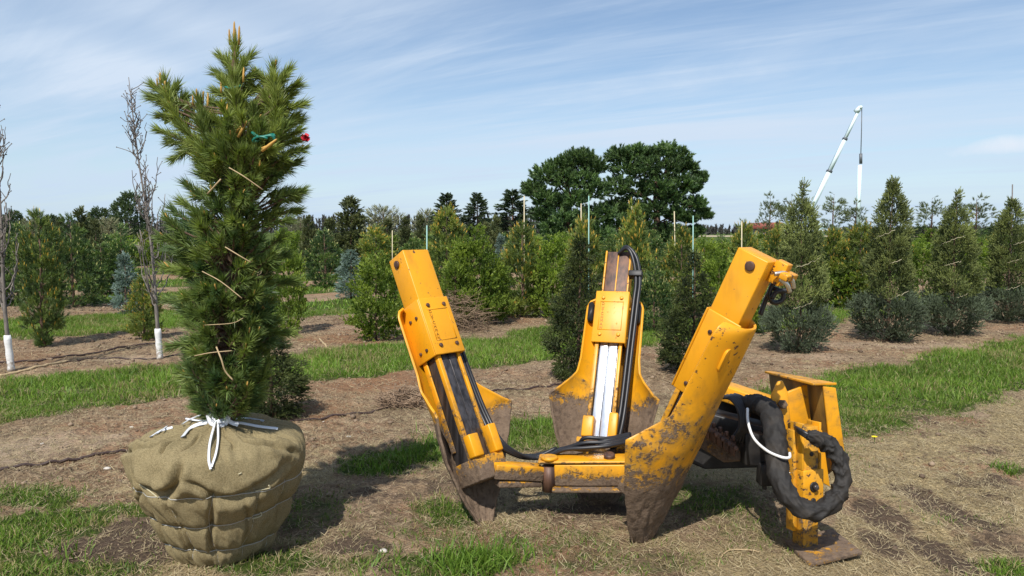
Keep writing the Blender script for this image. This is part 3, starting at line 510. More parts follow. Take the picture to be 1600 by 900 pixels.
T = [
 # far left block
 ('narrow_pine', 69, 541, 338, 74, 'pine_tree', 'orange-tipped narrow pine on a bare dark foot between the two white-wrapped trunks', 'pine tree'),
 ('green_pine0', 116, 480, 342, 88, 'pine_tree', 'bushy green pine crowding behind the right side of the orange-tipped narrow pine', 'pine tree'),
 ('green_pine1', 30, 476, 356, 70, 'pine_tree', 'bushy pine between the leftmost bare tree and the orange-tipped narrow pine', 'pine tree'),
 ('green_pine2', -14, 480, 345, 60, 'pine_tree', 'green pine cut by the left edge behind the first bare tree', 'pine tree'),
 ('blue_spruce0', 198, 490, 398, 38, 'spruce_tree', 'slim blue-grey spruce standing on the grass left of the second bare tree', 'spruce tree'),
 ('green_pine2', 160, 462, 380, 66, 'pine_tree', 'low round green pine just left of the slim blue-grey spruce', 'pine tree'),
 ('green_pine0', 192, 459, 356, 64, 'pine_tree', 'taller green pine rising directly behind the slim blue-grey spruce', 'pine tree'),
 ('yellow_pine0', 226, 531, 432, 54, 'pine_tree', 'small yellowish pine leaning out low beside the second white-wrapped trunk', 'pine tree'),
 ('column0', 131, 440, 330, 34, 'arborvitae_tree', 'tallest dark columnar evergreen behind the left pines', 'evergreen'),
 ('column1', 152, 440, 346, 26, 'arborvitae_tree', 'slimmer columnar evergreen right of the tallest dark column at left', 'evergreen'),
 ('column0', 100, 436, 345, 24, 'arborvitae_tree', 'columnar evergreen peeping above the pines left of the tallest dark column', 'evergreen'),
 ('round_tree0', 205, 392, 304, 56, 'round_tree', 'large dark round tree on the skyline left of the second bare tree', 'tree'),
 ('round_tree1', 157, 392, 328, 58, 'round_tree', 'lower dark round tree on the skyline between the dark column and the larger round tree', 'tree'),
 ('round_tree1', 24, 392, 332, 46, 'round_tree', 'dark round skyline tree behind the leftmost bare tree', 'tree'),
 ('round_tree0', 82, 392, 338, 40, 'round_tree', 'dark round skyline tree behind the top of the orange-tipped narrow pine', 'tree'),
 ('pale_far0', 172, 398, 345, 44, 'bare_tree', 'pale greenish budding tree among the dark round trees at far left', 'tree'),
 ('pale_far1', 52, 396, 344, 40, 'bare_tree', 'pale budding tree showing between the two leftmost dark round trees', 'tree'),
 ('column1', 275, 430, 345, 24, 'arborvitae_tree', 'columnar evergreen half hidden behind the left flank of the wrapped pine', 'evergreen'),
 ('leafy1', 452, 520, 385, 62, 'leafy_shrub', 'light green leafy shrub peeping out right behind the burlapped pine', 'shrub'),
 ('dark_spruce0', 424, 652, 500, 120, 'spruce_tree', 'low dark spruce directly behind the burlap root ball', 'spruce tree'),
 # middle
 ('column0', 483, 425, 342, 27, 'arborvitae_tree', 'dark columnar evergreen nearest the right side of the burlapped pine', 'evergreen'),
 ('column1', 517, 425, 344, 30, 'arborvitae_tree', 'short columnar evergreen left of the broad tall column', 'evergreen'),
 ('column0', 549, 424, 314, 54, 'arborvitae_tree', 'broad tall column evergreen, the highest between burlapped pine and machine', 'evergreen'),
 ('column1', 606, 420, 344, 26, 'arborvitae_tree', 'columnar evergreen in front of the pale budding skyline trees', 'evergreen'),
 ('column0', 634, 422, 343, 24, 'arborvitae_tree', 'dark columnar evergreen above the top of the left machine post', 'evergreen'),
 ('column1', 657, 422, 338, 24, 'arborvitae_tree', 'columnar evergreen just left of the green stake', 'evergreen'),
 ('pale_far0', 600, 393, 328, 66, 'bare_tree', 'wide pale yellow-green budding tree on the skyline left of the machine', 'tree'),
 ('pale_far1', 668, 393, 333, 46, 'bare_tree', 'pale budding tree on the skyline left of the pointed spruces', 'tree'),
 ('pale_far1', 470, 393, 346, 40, 'bare_tree', 'pale budding tree low on the skyline beside the burlapped pine', 'tree'),
 ('green_pine1', 508, 448, 362, 76, 'pine_tree', 'dark green pine with pale candles beside the grass gap right of the burlapped pine', 'pine tree'),
 ('yellow_pine1', 588, 442, 354, 72, 'pine_tree', 'yellow-candled pine right behind the broad light green shrub', 'pine tree'),
 ('blue_spruce1', 549, 468, 393, 46, 'spruce_tree', 'blue-grey spruce tucked against the broad light green shrub', 'spruce tree'),
 ('leafy0', 588, 530, 392, 98, 'leafy_shrub', 'broad light green shrub standing alone left of the tilted machine post', 'shrub'),
 ('green_pine2', 644, 455, 372, 66, 'pine_tree', 'dark green pine behind the top of the left machine post', 'pine tree'),
 ('far_spruce0', 698, 400, 304, 58, 'spruce_tree', 'left of the three pointed dark spruces on the skyline', 'spruce tree'),
 ('far_spruce1', 746, 400, 304, 54, 'spruce_tree', 'middle of the three pointed dark spruces on the skyline', 'spruce tree'),
 ('far_spruce0', 801, 402, 299, 72, 'spruce_tree', 'right of the three pointed dark spruces, touching the big round pines', 'spruce tree'),
 ('yellow_pine2', 699, 458, 330, 70, 'pine_tree', 'golden-tipped pine below the left pointed spruce', 'pine tree'),
 ('leafy1', 742, 508, 364, 96, 'leafy_shrub', 'tallest light green leafy shrub right of the left machine post', 'shrub'),
 ('leafy2', 712, 512, 408, 66, 'leafy_shrub', 'low light green shrub behind the heap of dead brush', 'shrub'),
 ('leafy0', 775, 506, 402, 60, 'leafy_shrub', 'light green shrub at the left foot of the staked golden pine', 'shrub'),
 ('yellow_pine0', 816, 494, 350, 82, 'pine_tree', 'staked golden-tipped pine left of the big round pines', 'pine tree'),
 ('leafy2', 864, 496, 368, 74, 'leafy_shrub', 'light green leafy shrub between the staked golden pine and the dark spruce', 'shrub'),
 ('leafy1', 892, 478, 378, 56, 'leafy_shrub', 'light green shrub half hidden behind the left dark spruce', 'shrub'),
 ('column0', 775, 430, 342, 24, 'arborvitae_tree', 'columnar evergreen between the middle and right pointed spruces', 'evergreen'),
 ('column1', 759, 430, 350, 22, 'arborvitae_tree', 'slim columnar evergreen below the middle pointed spruce', 'evergreen'),
 ('column1', 722, 430, 352, 20, 'arborvitae_tree', 'slim columnar evergreen between the left and middle pointed spruces', 'evergreen'),
 ('blue_spruce0', 783, 450, 370, 28, 'spruce_tree', 'narrow grey-green spruce just left of the staked golden pine', 'spruce tree'),
 ('yellow_pine1', 912, 500, 342, 76, 'pine_tree', 'golden-tipped pine rising behind the left dark spruce', 'pine tree'),
 ('dark_spruce0', 905, 590, 372, 108, 'spruce_tree', 'dark spruce on bare soil left of the upright rear post', 'spruce tree'),
 ('yellow_pine2', 990, 500, 330, 74, 'pine_tree', 'golden pine with a stake directly behind the rear post', 'pine tree'),
 ('leafy0', 950, 500, 400, 56, 'leafy_shrub', 'light green shrub between the left dark spruce and the rear post', 'shrub'),
 ('green_pine0', 1022, 520, 412, 72, 'pine_tree', 'green pine between the rear post and the right dark spruce', 'pine tree'),
 ('yellow_pine0', 1062, 500, 355, 72, 'pine_tree', 'golden-tipped pine rising behind the right dark spruce', 'pine tree'),
 ('dark_spruce1', 1082, 584, 398, 106, 'spruce_tree', 'dark spruce on bare soil between the rear post and the right post', 'spruce tree'),
 ('yellow_pine1', 1160, 472, 350, 66, 'pine_tree', 'golden pine with a stake above the right machine post, left of the house', 'pine tree'),
 ('leafy1', 1122, 505, 396, 70, 'leafy_shrub', 'light green shrub behind the right dark spruce', 'shrub'),
 ('leafy2', 1170, 520, 410, 64, 'leafy_shrub', 'light green shrub directly behind the right machine post', 'shrub'),
 ('yellow_pine2', 1212, 462, 356, 46, 'pine_tree', 'small golden pine between the right post and the first tied spruce', 'pine tree'),
 ('leafy0', 1100, 452, 372, 56, 'leafy_shrub', 'low green shrub below the far pale field', 'shrub'),
 ('leafy2', 1128, 448, 376, 44, 'leafy_shrub', 'low green shrub left of the golden pine by the house', 'shrub'),
 # right
 ('yellow_pine1', 1300, 480, 362, 70, 'pine_tree', 'golden pine peeping between the first tied spruce and the crane pole', 'pine tree'),
 ('yellow_pine2', 1342, 484, 356, 78, 'pine_tree', 'golden-green pine filling the gap left of the second tied spruce', 'pine tree'),
 ('leafy1', 1322, 482, 400, 76, 'leafy_shrub', 'yellow-green shrub in the gap between the first two tied spruces', 'shrub'),
 ('leafy2', 1440, 482, 384, 66, 'leafy_shrub', 'light green shrub in the gap between the second and third tied spruces', 'shrub'),
 ('leafy0', 1530, 478, 376, 72, 'leafy_shrub', 'light green shrub in the gap between the third and fourth tied spruces', 'shrub'),
 ('open_pine0', 1201, 412, 303, 46, 'pine_tree', 'open airy pine standing over the red-roofed house', 'pine tree'),
 ('open_pine1', 1300, 412, 302, 46, 'pine_tree', 'open airy pine just right of the crane boom foot', 'pine tree'),
 ('open_pine0', 1335, 412, 313, 42, 'pine_tree', 'open airy pine at the hanging white pole', 'pine tree'),
 ('open_pine1', 1452, 412, 308, 50, 'pine_tree', 'open airy pine behind the left side of the third tied spruce', 'pine tree'),
 ('open_pine0', 1521, 412, 306, 50, 'pine_tree', 'open airy pine alone on the skyline between the third and fourth tied spruces', 'pine tree'),
 ('open_pine1', 1234, 412, 306, 40, 'pine_tree', 'open airy pine behind the left shoulder of the first tied spruce', 'pine tree'),
 ('round_tree0', 1440, 385, 355, 60, 'round_tree', 'low dark skyline tree behind the second and third tied spruces', 'tree'),
 ('round_tree1', 1560, 385, 354, 70, 'round_tree', 'low dark skyline tree behind the fourth tied spruce', 'tree'),
 ('round_tree0', 1380, 385, 356, 60, 'round_tree', 'low dark skyline tree behind the second tied spruce', 'tree'),
]
GRP = {'narrow_pine': 'pines in the nursery rows', 'green_pine': 'pines in the nursery rows', 'yellow_pine': 'pines in the nursery rows', 'open_pine': 'open airy pines on the skyline', 'column': 'columnar evergreens', 'round_tree': 'dark round skyline trees', 'leafy': 'light green shrubs', 'pale_far': 'pale budding trees', 'far_spruce': 'pointed skyline spruces', 'dark_spruce': 'dark spruces on the bare row', 'blue_spruce': 'blue-grey spruces'}
for (k, cx, base, top, w, name, lab, cat) in T:
    plant(k, cx, base, top, w, name, lab, cat, GRP[k.rstrip('0123456789')])
rq = random.Random(8)
for k in range(74):                                                     # closely planted small evergreens filling the far nursery rows
    x_ = -20+k*22.4+rq.uniform(-8, 8)
    if 510 < x_ < 545: continue
    kd = rq.choice(['green_pine0', 'green_pine1', 'green_pine2', 'yellow_pine0', 'leafy1', 'green_pine1']); y_ = rq.uniform(402, 428)
    plant(kd, x_, y_, rq.uniform(358, 376), rq.uniform(44, 66), 'nursery_tree', 'one of the small bushy trees packed together in the far nursery rows', 'tree', 'small trees packed in the far nursery rows')
# the row of spruces tied up with twine
for i, (v, cx, base, top, w, lab) in enumerate(((0, 1247, 551, 290, 112, 'first and nearest tied spruce, right beside the right machine post'), (1, 1386, 532, 283, 110, 'second tied spruce with a long bare leader shoot at its top'), (0, 1486, 524, 303, 106, 'third tied spruce, its thin leader leaning to the right'), (1, 1573, 505, 316, 97, 'fourth tied spruce at the right edge with a stake at its top'))):
    o = plant('tied_spruce%d' % v, cx, base, top, w, 'tied_spruce', lab, 'spruce tree', 'tied spruces in the right row', rz=.7*i); r0 = PROTO['tied_spruce%d' % v][4]
    rg = random.Random(i)
    for t in ((.31, .53, .68) if i else (.31, .55)):
        bb = Bag(); th0 = rg.uniform(0, 6); pr = lambda a: (interp(TPROF[v], t)*2.1*1.04+.035)
        th1 = -1.57-.7*i-.9+rg.uniform(-.5, .5); tube(bb, [(math.cos(a)*pr(a), math.sin(a)*pr(a), 2.1*(t+.045*math.sin((a-th1)*1.3-.9))+.006*rg.gauss(0, 1)) for a in np.linspace(th1, th1+rg.uniform(.5, 1.2), 14)], .0036, 5); obj('twine', bb.mesh('twine'), M['twine'], o)
    if i != 3:
        lb = Bag(); tl = ((0, 0), (.0, .0), (.13, 0))[i]; tube(lb, [(0, 0, 1.7), (tl[0]*.4, 0, 1.98), (tl[0], 0, 2.12)], [.012, .011, .007], 5)
        for q in range(10): a = q*2.4; z = 1.9+.018*q; tube(lb, [(tl[0]*.4, 0, z), (tl[0]*.4+.035*math.cos(a), .035*math.sin(a), z+.02)], .004, 4)
        obj('leader_shoot', lb.mesh('leader_shoot'), M['twig'], o)
# two very large old pines far behind: bunches of needles on a spreading frame of limbs
def big_pine(seed, cx, top, w, D, lab, lobes):
    rg = np.random.default_rng(seed); q = P(cx, 362, D); o = thing('old_pine', lab, 'pine tree', (q.x, D, 0), 'big old pines on the skyline'); k = D/F0
    wb, fb = Bag(), Bag(); tube(wb, [(0, 0, -.2), (.1, 0, 3), (-.1, .1, 6), (0, 0, (362-top)*k+.4)], [.45, .36, .24, .05], 9)
    TP, TD, TC = [], [], []
    for (lx, ly, lr) in lobes:
        lt = rg.uniform(.7, 1.35); lr = lr*rg.uniform(.72, 1.05); lx = lx+rg.normal()*3; ly = ly+rg.normal()*3
        for dy in (-.7, 0, .7):
            c = np.array([(lx-cx)*k, dy*lr*k*2.4*rg.uniform(.5, 1.2), CAMZ+(362-ly)*k]); rr = lr*k
            tube(wb, [(0, 0, max(1.5, c[2]*.75)), c*np.array([.5, .5, .9]), c], [.07, .05, .02], 4, cap=False)
            for s in range(60):
                u = nrm(rg.normal(size=3)); u[2] = u[2]*.7+.12; p = c+u*rr*rg.uniform(.45, 1.08); TP.append(p); TD.append(nrm(u+np.array([0, 0, .55]))); TC.append((np.array([.020, .040, .016])+np.array([.060, .082, .026])*rg.random())*lt)
    TP, TD, TC = map(np.array, (TP, TD, TC)); sprays(fb, TP, TD, np.full(len(TP), .45), 30, .34, .10, .4, 1.3, TC, rg, .05)
    obj('trunk', wb.mesh('trunk', True), M['bark'], o); obj('crown', fb.mesh('crown'), M['needle'], o)
big_pine(1, 888, 243, 120, 75, 'left and lower of the two big old dark pines on the skyline', [(850, 282, 17), (838, 300, 14), (868, 268, 17), (893, 258, 18), (915, 254, 15), (930, 268, 16), (880, 290, 22), (910, 285, 22), (848, 318, 17), (870, 325, 20), (900, 320, 22), (930, 305, 20), (845, 342, 14), (880, 350, 20), (915, 348, 22), (940, 335, 18), (858, 360, 14), (890, 372, 18), (925, 370, 18), (860, 378, 14), (945, 375, 14)])
big_pine(2, 1025, 230, 160, 78, 'right and taller of the two big old dark pines on the skyline', [(965, 256, 16), (985, 243, 15), (1010, 242, 16), (1035, 242, 16), (1058, 252, 16), (1075, 266, 13), (1086, 285, 11), (975, 275, 20), (1005, 268, 22), (1035, 270, 22), (1060, 285, 18), (1078, 300, 12), (960, 300, 20), (990, 300, 22), (1020, 300, 22), (1050, 312, 17), (1085, 322, 11), (1098, 338, 9), (960, 328, 20), (990, 330, 22), (1022, 332, 20), (1055, 340, 14), (1078, 350, 12), (960, 352, 18), (1000, 355, 18), (1088, 362, 8), (1035, 362, 16), (975, 376, 16), (1010, 378, 16), (1045, 376, 13), (1070, 368, 12)])
# bare upright trees with white wraps
def bare(seed, cx, base, topx, top, wraptop, lab, spread):
    rg = np.random.default_rng(seed); q = G(cx, base); D = q.y; o = thing('bare_tree', lab, 'tree', (q.x, q.y, gz(q.x, q.y))); k = D/F0
    H = P(cx, top, D).z; hx = (topx-cx)*k; hw = P(cx, wraptop, D).z; wb = Bag()
    f = lambda t: np.array([hx*t**1.5+.02*math.sin(t*9+seed), .02*math.cos(t*7), H*t])
    tube(wb, [f(t) for t in np.linspace(0, 1, 16)], np.interp(np.linspace(0, 1, 16), [0, .2, .6, 1], [.027, .022, .012, .004]), 7)
    for i in range(spread):
        t = rg.uniform(.17, .93); a = rg.uniform(0, 6.28); L = rg.uniform(.25, .85)*(1.05-t)*H*.42; p = f(t); out = np.array([math.cos(a), math.sin(a), 0])
        pts = [p, p+out*L*.22+np.array([0, 0, L*.4]), p+out*L*.30+np.array([0, 0, L])]; sp = spline(pts, 5)+rg.normal(size=(11, 3))*.008
        tube(wb, sp, np.linspace(.009, .0035, 11)*(1.25-.5*t), 5)
        for j in range(rg.integers(2, 6)):
            s = sp[rg.integers(3, 10)]; e = s+np.array([rg.normal()*.05, rg.normal()*.05, rg.uniform(.04, .14)]); tube(wb, [s, (s+e)/2+rg.normal(size=3)*.008, e], [.005, .004, .0035], 4)
            ob = e; wb.add(ico*.008+ob, icf)
    obj('trunk', wb.mesh('trunk', True), M['twig'], o); cb = Bag(); n = 9
    tube(cb, [f(t)*np.array([1, 1, 1])+np.array([0, 0, -.02]) for t in np.linspace(0, hw/H, n)], .038+.003*np.sin(np.arange(n)*2.1), 16); obj('trunk_wrap', cb.mesh('trunk_wrap', True), M['wrap'], o)
bare(3, 16, 583, 9, 133, 524, 'bare upright tree with white trunk wrap at the far left edge', 44)
bare(4, 251, 563, 216, 122, 513, 'bare upright tree with white trunk wrap beside the burlapped pine', 54)
# stakes
for (x, y0, y1, D, mat, lab) in ((819, 306, 480, 16.5, 'bamboo', 'bamboo stake in the golden pine left of the big old pines'), (908, 318, 480, 14, 'bamboo', 'shorter bamboo stake left of the pale green one, against the left old pine'), (920, 306, 470, 13, 'teal', 'tall pale green stake above the left dark spruce'), (987, 322, 480, 14, 'bamboo', 'bamboo stake in the golden pine behind the rear post'), (1055, 330, 480, 14, 'bamboo', 'slightly tilted bamboo stake left of the faded green stake by the right dark spruce'), (1083, 337, 470, 13, 'teal', 'faded green stake above the right dark spruce'), (1159, 346, 470, 16, 'bamboo', 'bamboo stake in the golden pine left of the house'), (667, 352, 520, 12, 'teal', 'bright green stake beside the top of the left machine post'), (613, 360, 450, 20, 'bamboo', 'thin bamboo stake left of the left machine post'), (1582, 288, 430, 13.7, 'darkStake', 'thin dark stake at the top of the fourth tied spruce')):
    a, c = P(x+(2 if x == 1055 else 0), y1, D), P(x-(1.5 if x == 1055 else 0), y0, D); a.z = gz(a.x, a.y)-.02; b = Bag(); lo = a; tube(b, [(0, 0, 0), ((c-lo)*.5)[:], ((c-lo))[:]], .010 if D < 15 else .012, 7); o = obj('stake', b.mesh('stake', True), M[mat], loc=lo[:]); tag(o, lab, 'stake', 'thin stakes among the trees')
# ------------------------------------------------------------------ the balled and burlapped pine
BC = np.array([-1.515, 3.74, 0.0])
bp = thing('burlapped_pine', 'young long-needled pine with its root ball wrapped in tan burlap, standing on the grass', 'pine tree', tuple(BC))
PR = spline([(.0, -.01, 0), (.20, -.01, 0), (.235, .005, 0), (.262, .05, 0), (.315, .17, 0), (.362, .28, 0), (.402, .37, 0), (.430, .44, 0), (.441, .49, 0), (.436, .545, 0), (.412, .588, 0), (.345, .622, 0), (.22, .642, 0), (.10, .662, 0), (.045, .685, 0)], 12)[:, :2]
def resample(p, n): s = np.concatenate([[0], np.cumsum(np.linalg.norm(np.diff(p, axis=0), axis=1))]); t = np.linspace(0, s[-1], n); return np.stack([np.interp(t, s, p[:, 0]), np.interp(t, s, p[:, 1])], 1), t/s[-1]
nv, nt = 190, 420; prf, vv = resample(PR, nv); tt = np.linspace(-np.pi, np.pi, nt, endpoint=False)
TH, RV = np.meshgrid(tt, np.arange(nv)); RAD, ZZ = prf[RV, 0], prf[RV, 1]
nrm2 = np.gradient(prf, axis=0); nrm2 = np.stack([nrm2[:, 1], -nrm2[:, 0]], 1); nrm2 /= np.linalg.norm(nrm2, axis=1, keepdims=True)
def pn(a, b, o, s): return sum(fbm(a*k+s, b, o, s) for k in (1,))
ca, sa = np.cos(TH), np.sin(TH)
D = .055*(fbm(ca*2.2+3, sa*2.2+ZZ*3, 3, 5)-.5)+.03*(fbm(ca*6+ZZ*5, sa*6+ZZ*9, 3, 6)-.5)
side = sstep(.0, .08, ZZ)*sstep(.50, .42, ZZ)
WZ = (.405, .255, .095)                                              # wire rings and uprights pull the cloth in, it bulges between
def wz(th, z): return z+.012*np.sin(th*2+z*20)
for z in WZ: D -= (.011 if z > .35 else .022)*np.exp(-np.abs(ZZ-wz(TH, z))/.018)*side
UPR = np.array([-2.75, -2.2, -1.62, -1.1, -.62, -.16, .26, .78, 1.3, 1.85, 2.4, 2.9])
for u in UPR: D -= .021*np.exp(-np.abs(TH-u-.05*np.sin(ZZ*14+u*5))*RAD/.014)*side*sstep(.52, .40, ZZ)
D += .012*side*sstep(.43, .36, ZZ)
def valley(pts, depth, w, ridge=.5, rw=2.6):                            # a crease following a polyline in (angle, height, radius scale)
    global D
    p = spline([(a, z, 0) for a, z in pts], 10); best = np.full(TH.shape, 9.); sgn = np.zeros(TH.shape); tt_ = np.zeros(TH.shape)
    X = TH*.46; Zc = ZZ + np.clip(RV/nv-.72, 0, 1)*1.2                       # unrolled so the top dome is reachable too
    for i in range(len(p)-1):
        ax, az_, bx, bz = p[i][0]*.46, p[i][1], p[i+1][0]*.46, p[i+1][1]; dx, dz = bx-ax, bz-az_; L = dx*dx+dz*dz+1e-9
        t = np.clip(((X-ax)*dx+(Zc-az_)*dz)/L, 0, 1); d = np.hypot(X-ax-t*dx, Zc-az_-t*dz); m_ = d < best; best = np.where(m_, d, best)
        sgn = np.where(m_, np.sign((X-ax)*dz-(Zc-az_)*dx), sgn); tt_ = np.where(m_, (i+t)/(len(p)-1), tt_)
    depth *= .72
    taper = np.clip(np.minimum(tt_*6, (1-tt_)*6), .15, 1)
    D += taper*(-depth*np.exp(-(best/w)**2) + depth*ridge*np.exp(-((best-w*1.9)/(w*rw*.6))**2))
valley([(-.02, .60), (-.06, .50), (-.14, .455), (-.30, .41)], .055, .020, .55)
valley([(-.14, .455), (-.36, .445), (-.55, .46), (-.68, .50)], .035, .020, .5)
valley([(-.03, .52), (.12, .49), (.24, .45), (.29, .40), (.27, .30), (.22, .18), (.22, .05)], .030, .013, .4)
valley([(.29, .42), (.55, .40), (.85, .44), (1.15, .50)], .030, .022, .5)
valley([(-.28, .40), (-.22, .30), (-.20, .18), (-.19, .04)], .018, .010, .35)
valley([(-.50, .75), (-.60, .66), (-.95, .60), (-1.35, .53), (-1.5, .46)], .040, .018, .6)
valley([(-.44, .80), (-.40, .68), (-.33, .60)], .030, .014, .5)
valley([(.75, .74), (.80, .66), (1.2, .58), (1.45, .50)], .035, .018, .6)
valley([(-.62, .42), (-.85, .34), (-.95, .20)], .020, .014, .4)
valley([(.62, .38), (.72, .25), (.70, .10)], .018, .013, .4)
valley([(-1.15, .46), (-1.35, .35), (-1.3, .2)], .03, .016, .4)
for q in range(9): a = -2.8+q*.66; valley([(a, .86), (a+.1, .74), (a+.05, .64)], .016, .013, .5)
BX = np.stack([BC[0]+(RAD+D*nrm2[RV, 0])*np.sin(TH), BC[1]-(RAD+D*nrm2[RV, 0])*np.cos(TH), np.maximum(ZZ+D*nrm2[RV, 1], -.02)], -1)
i, j = np.meshgrid(np.arange(nv-1), np.arange(nt), indexing='ij'); i, j = i.ravel(), j.ravel(); k = (j+1) % nt
bf = np.stack([i*nt+j, i*nt+k, (i+1)*nt+k, (i+1)*nt+j], 1)
b = Bag(); b.add(BX.reshape(-1, 3), bf); ball = obj('root_ball', b.mesh('root_ball', True, BC), M['burlap'], bp)
bvh = BVHTree.FromPolygons([Vector(v) for v in BX.reshape(-1, 3)], [tuple(int(q) for q in f) for f in bf])
CAM = Vector((0, 0, CAMZ))
def onball(px, py, lift=.006):
    d = ray(px, py).normalized(); h = bvh.ray_cast(CAM, d)
    if h[0] is None: return P(px, py, 3.74)
    n = h[1] if h[1].dot(d) < 0 else -h[1]; return h[0]+n*lift
def ringpt(th, z, lift):
    o = Vector((BC[0]+math.sin(th)*1.2, BC[1]-math.cos(th)*1.2, z)); d = Vector((-math.sin(th), math.cos(th), 0)); h = bvh.ray_cast(o, d); return (h[0]-d*lift) if h[0] else None
b = Bag()
for z in WZ:
    tube(b, [p for p in (ringpt(a, float(wz(a, z)), .0015) for a in np.linspace(-math.pi, math.pi, 120)) if p], .0022, 5)
for u in UPR: tube(b, [p for p in (ringpt(u+.05*math.sin(z*14+u*5), z, -.001) for z in np.linspace(.03, .42, 24)) if p], .0018, 5)
obj('basket_wire', b.mesh('basket_wire', True, BC), M['wire'], ball)
b = Bag()
for pts in ([(219, 757), (233, 766), (248, 778)], [(398, 768), (410, 765), (421, 762), (419, 758)], [(372, 741), (377, 739)], [(388, 812), (407, 806), (406, 800)]): b = Bag(); tube(b, spline([onball(*p, .004) for p in pts], 5), .0034, 5); obj('wire_end', b.mesh('wire_end', True, BC), M['twine'], ball)
b = Bag()
def rib(pts, w, lift=.008, free=None):                                  # a flat plastic strip, 3 mm thick, laid along the surface
    p = [onball(*q, lift) if free is None else P(q[0], q[1], free) for q in pts]; sp = spline(p, 6); t = nrm(np.gradient(sp, axis=0)); up = np.array([-.05, -.75, .65]); s = nrm(np.cross(t, up)); n = nrm(np.cross(s, t))
    V = np.concatenate([sp+s*w/2+n*.0015, sp-s*w/2+n*.0015, sp-s*w/2-n*.0015, sp+s*w/2-n*.0015]); m_ = len(sp); F = [(q+a*m_, q+1+a*m_, q+1+((a+1) % 4)*m_, q+((a+1) % 4)*m_) for q in range(m_-1) for a in range(4)]; b.add(V, F)
rib([(334, 661), (312, 664), (296, 672), (284, 684)], .020); rib([(340, 660), (372, 663), (405, 669), (434, 673)], .014, .012); rib([(356, 658), (380, 655), (412, 660)], .010)
rib([(336, 662), (328, 695), (327, 720), (330, 733)], .011, .012); rib([(337, 662), (338, 690), (336, 712), (331, 730)], .010, .014)
rib([(333, 660), (318, 655), (300, 660), (288, 666)], .012, .02); rib([(330, 660), (310, 661), (292, 658)], .009, .016); rib([(270, 670), (250, 676), (236, 684)], .014, .008); rib([(262, 668), (246, 680)], .008, .009)
rib([(325, 647), (335, 655), (352, 657), (357, 650)], .03, .01, 3.68); rib([(325, 648), (331, 662), (350, 664), (356, 655)], .022, .01, 3.67); rib([(352, 652), (361, 660), (372, 664)], .02, .01, 3.68)
obj('ribbon', b.mesh('ribbon', False, BC), M['ribbon'], bp)
# stem and crown
PD = 3.74; kx = PD/F0
rg = np.random.default_rng(21)
stem = spline([P(344, 668, PD), P(346, 600, PD), P(352, 500, PD+.03), P(362, 400, PD), P(372, 300, PD+.02), P(370, 200, PD), P(366, 120, PD), P(368, 66, PD)], 8)
wb = Bag(); tube(wb, stem, np.interp(np.linspace(0, 1, len(stem)), [0, .1, .5, .85, 1], [.058, .046, .034, .018, .006]), 10)
obj('trunk', wb.mesh('trunk', True, BC), M['bark'], bp)
def stemat(py): zs = P(350, py, PD).z; return np.array([np.interp(zs, stem[:, 2], stem[:, 0]), np.interp(zs, stem[:, 2], stem[:, 1]), zs])
ext = [(45, 360, 378), (80, 345, 393), (120, 336, 400), (150, 300, 466), (190, 292, 478), (215, 282, 484), (245, 276, 482), (270, 292, 478), (300, 276, 478), (335, 254, 474), (365, 242, 474), (400, 244, 470), (440, 248, 462), (500, 254, 462), (560, 258, 452), (600, 264, 438), (632, 276, 418), (650, 296, 392)]
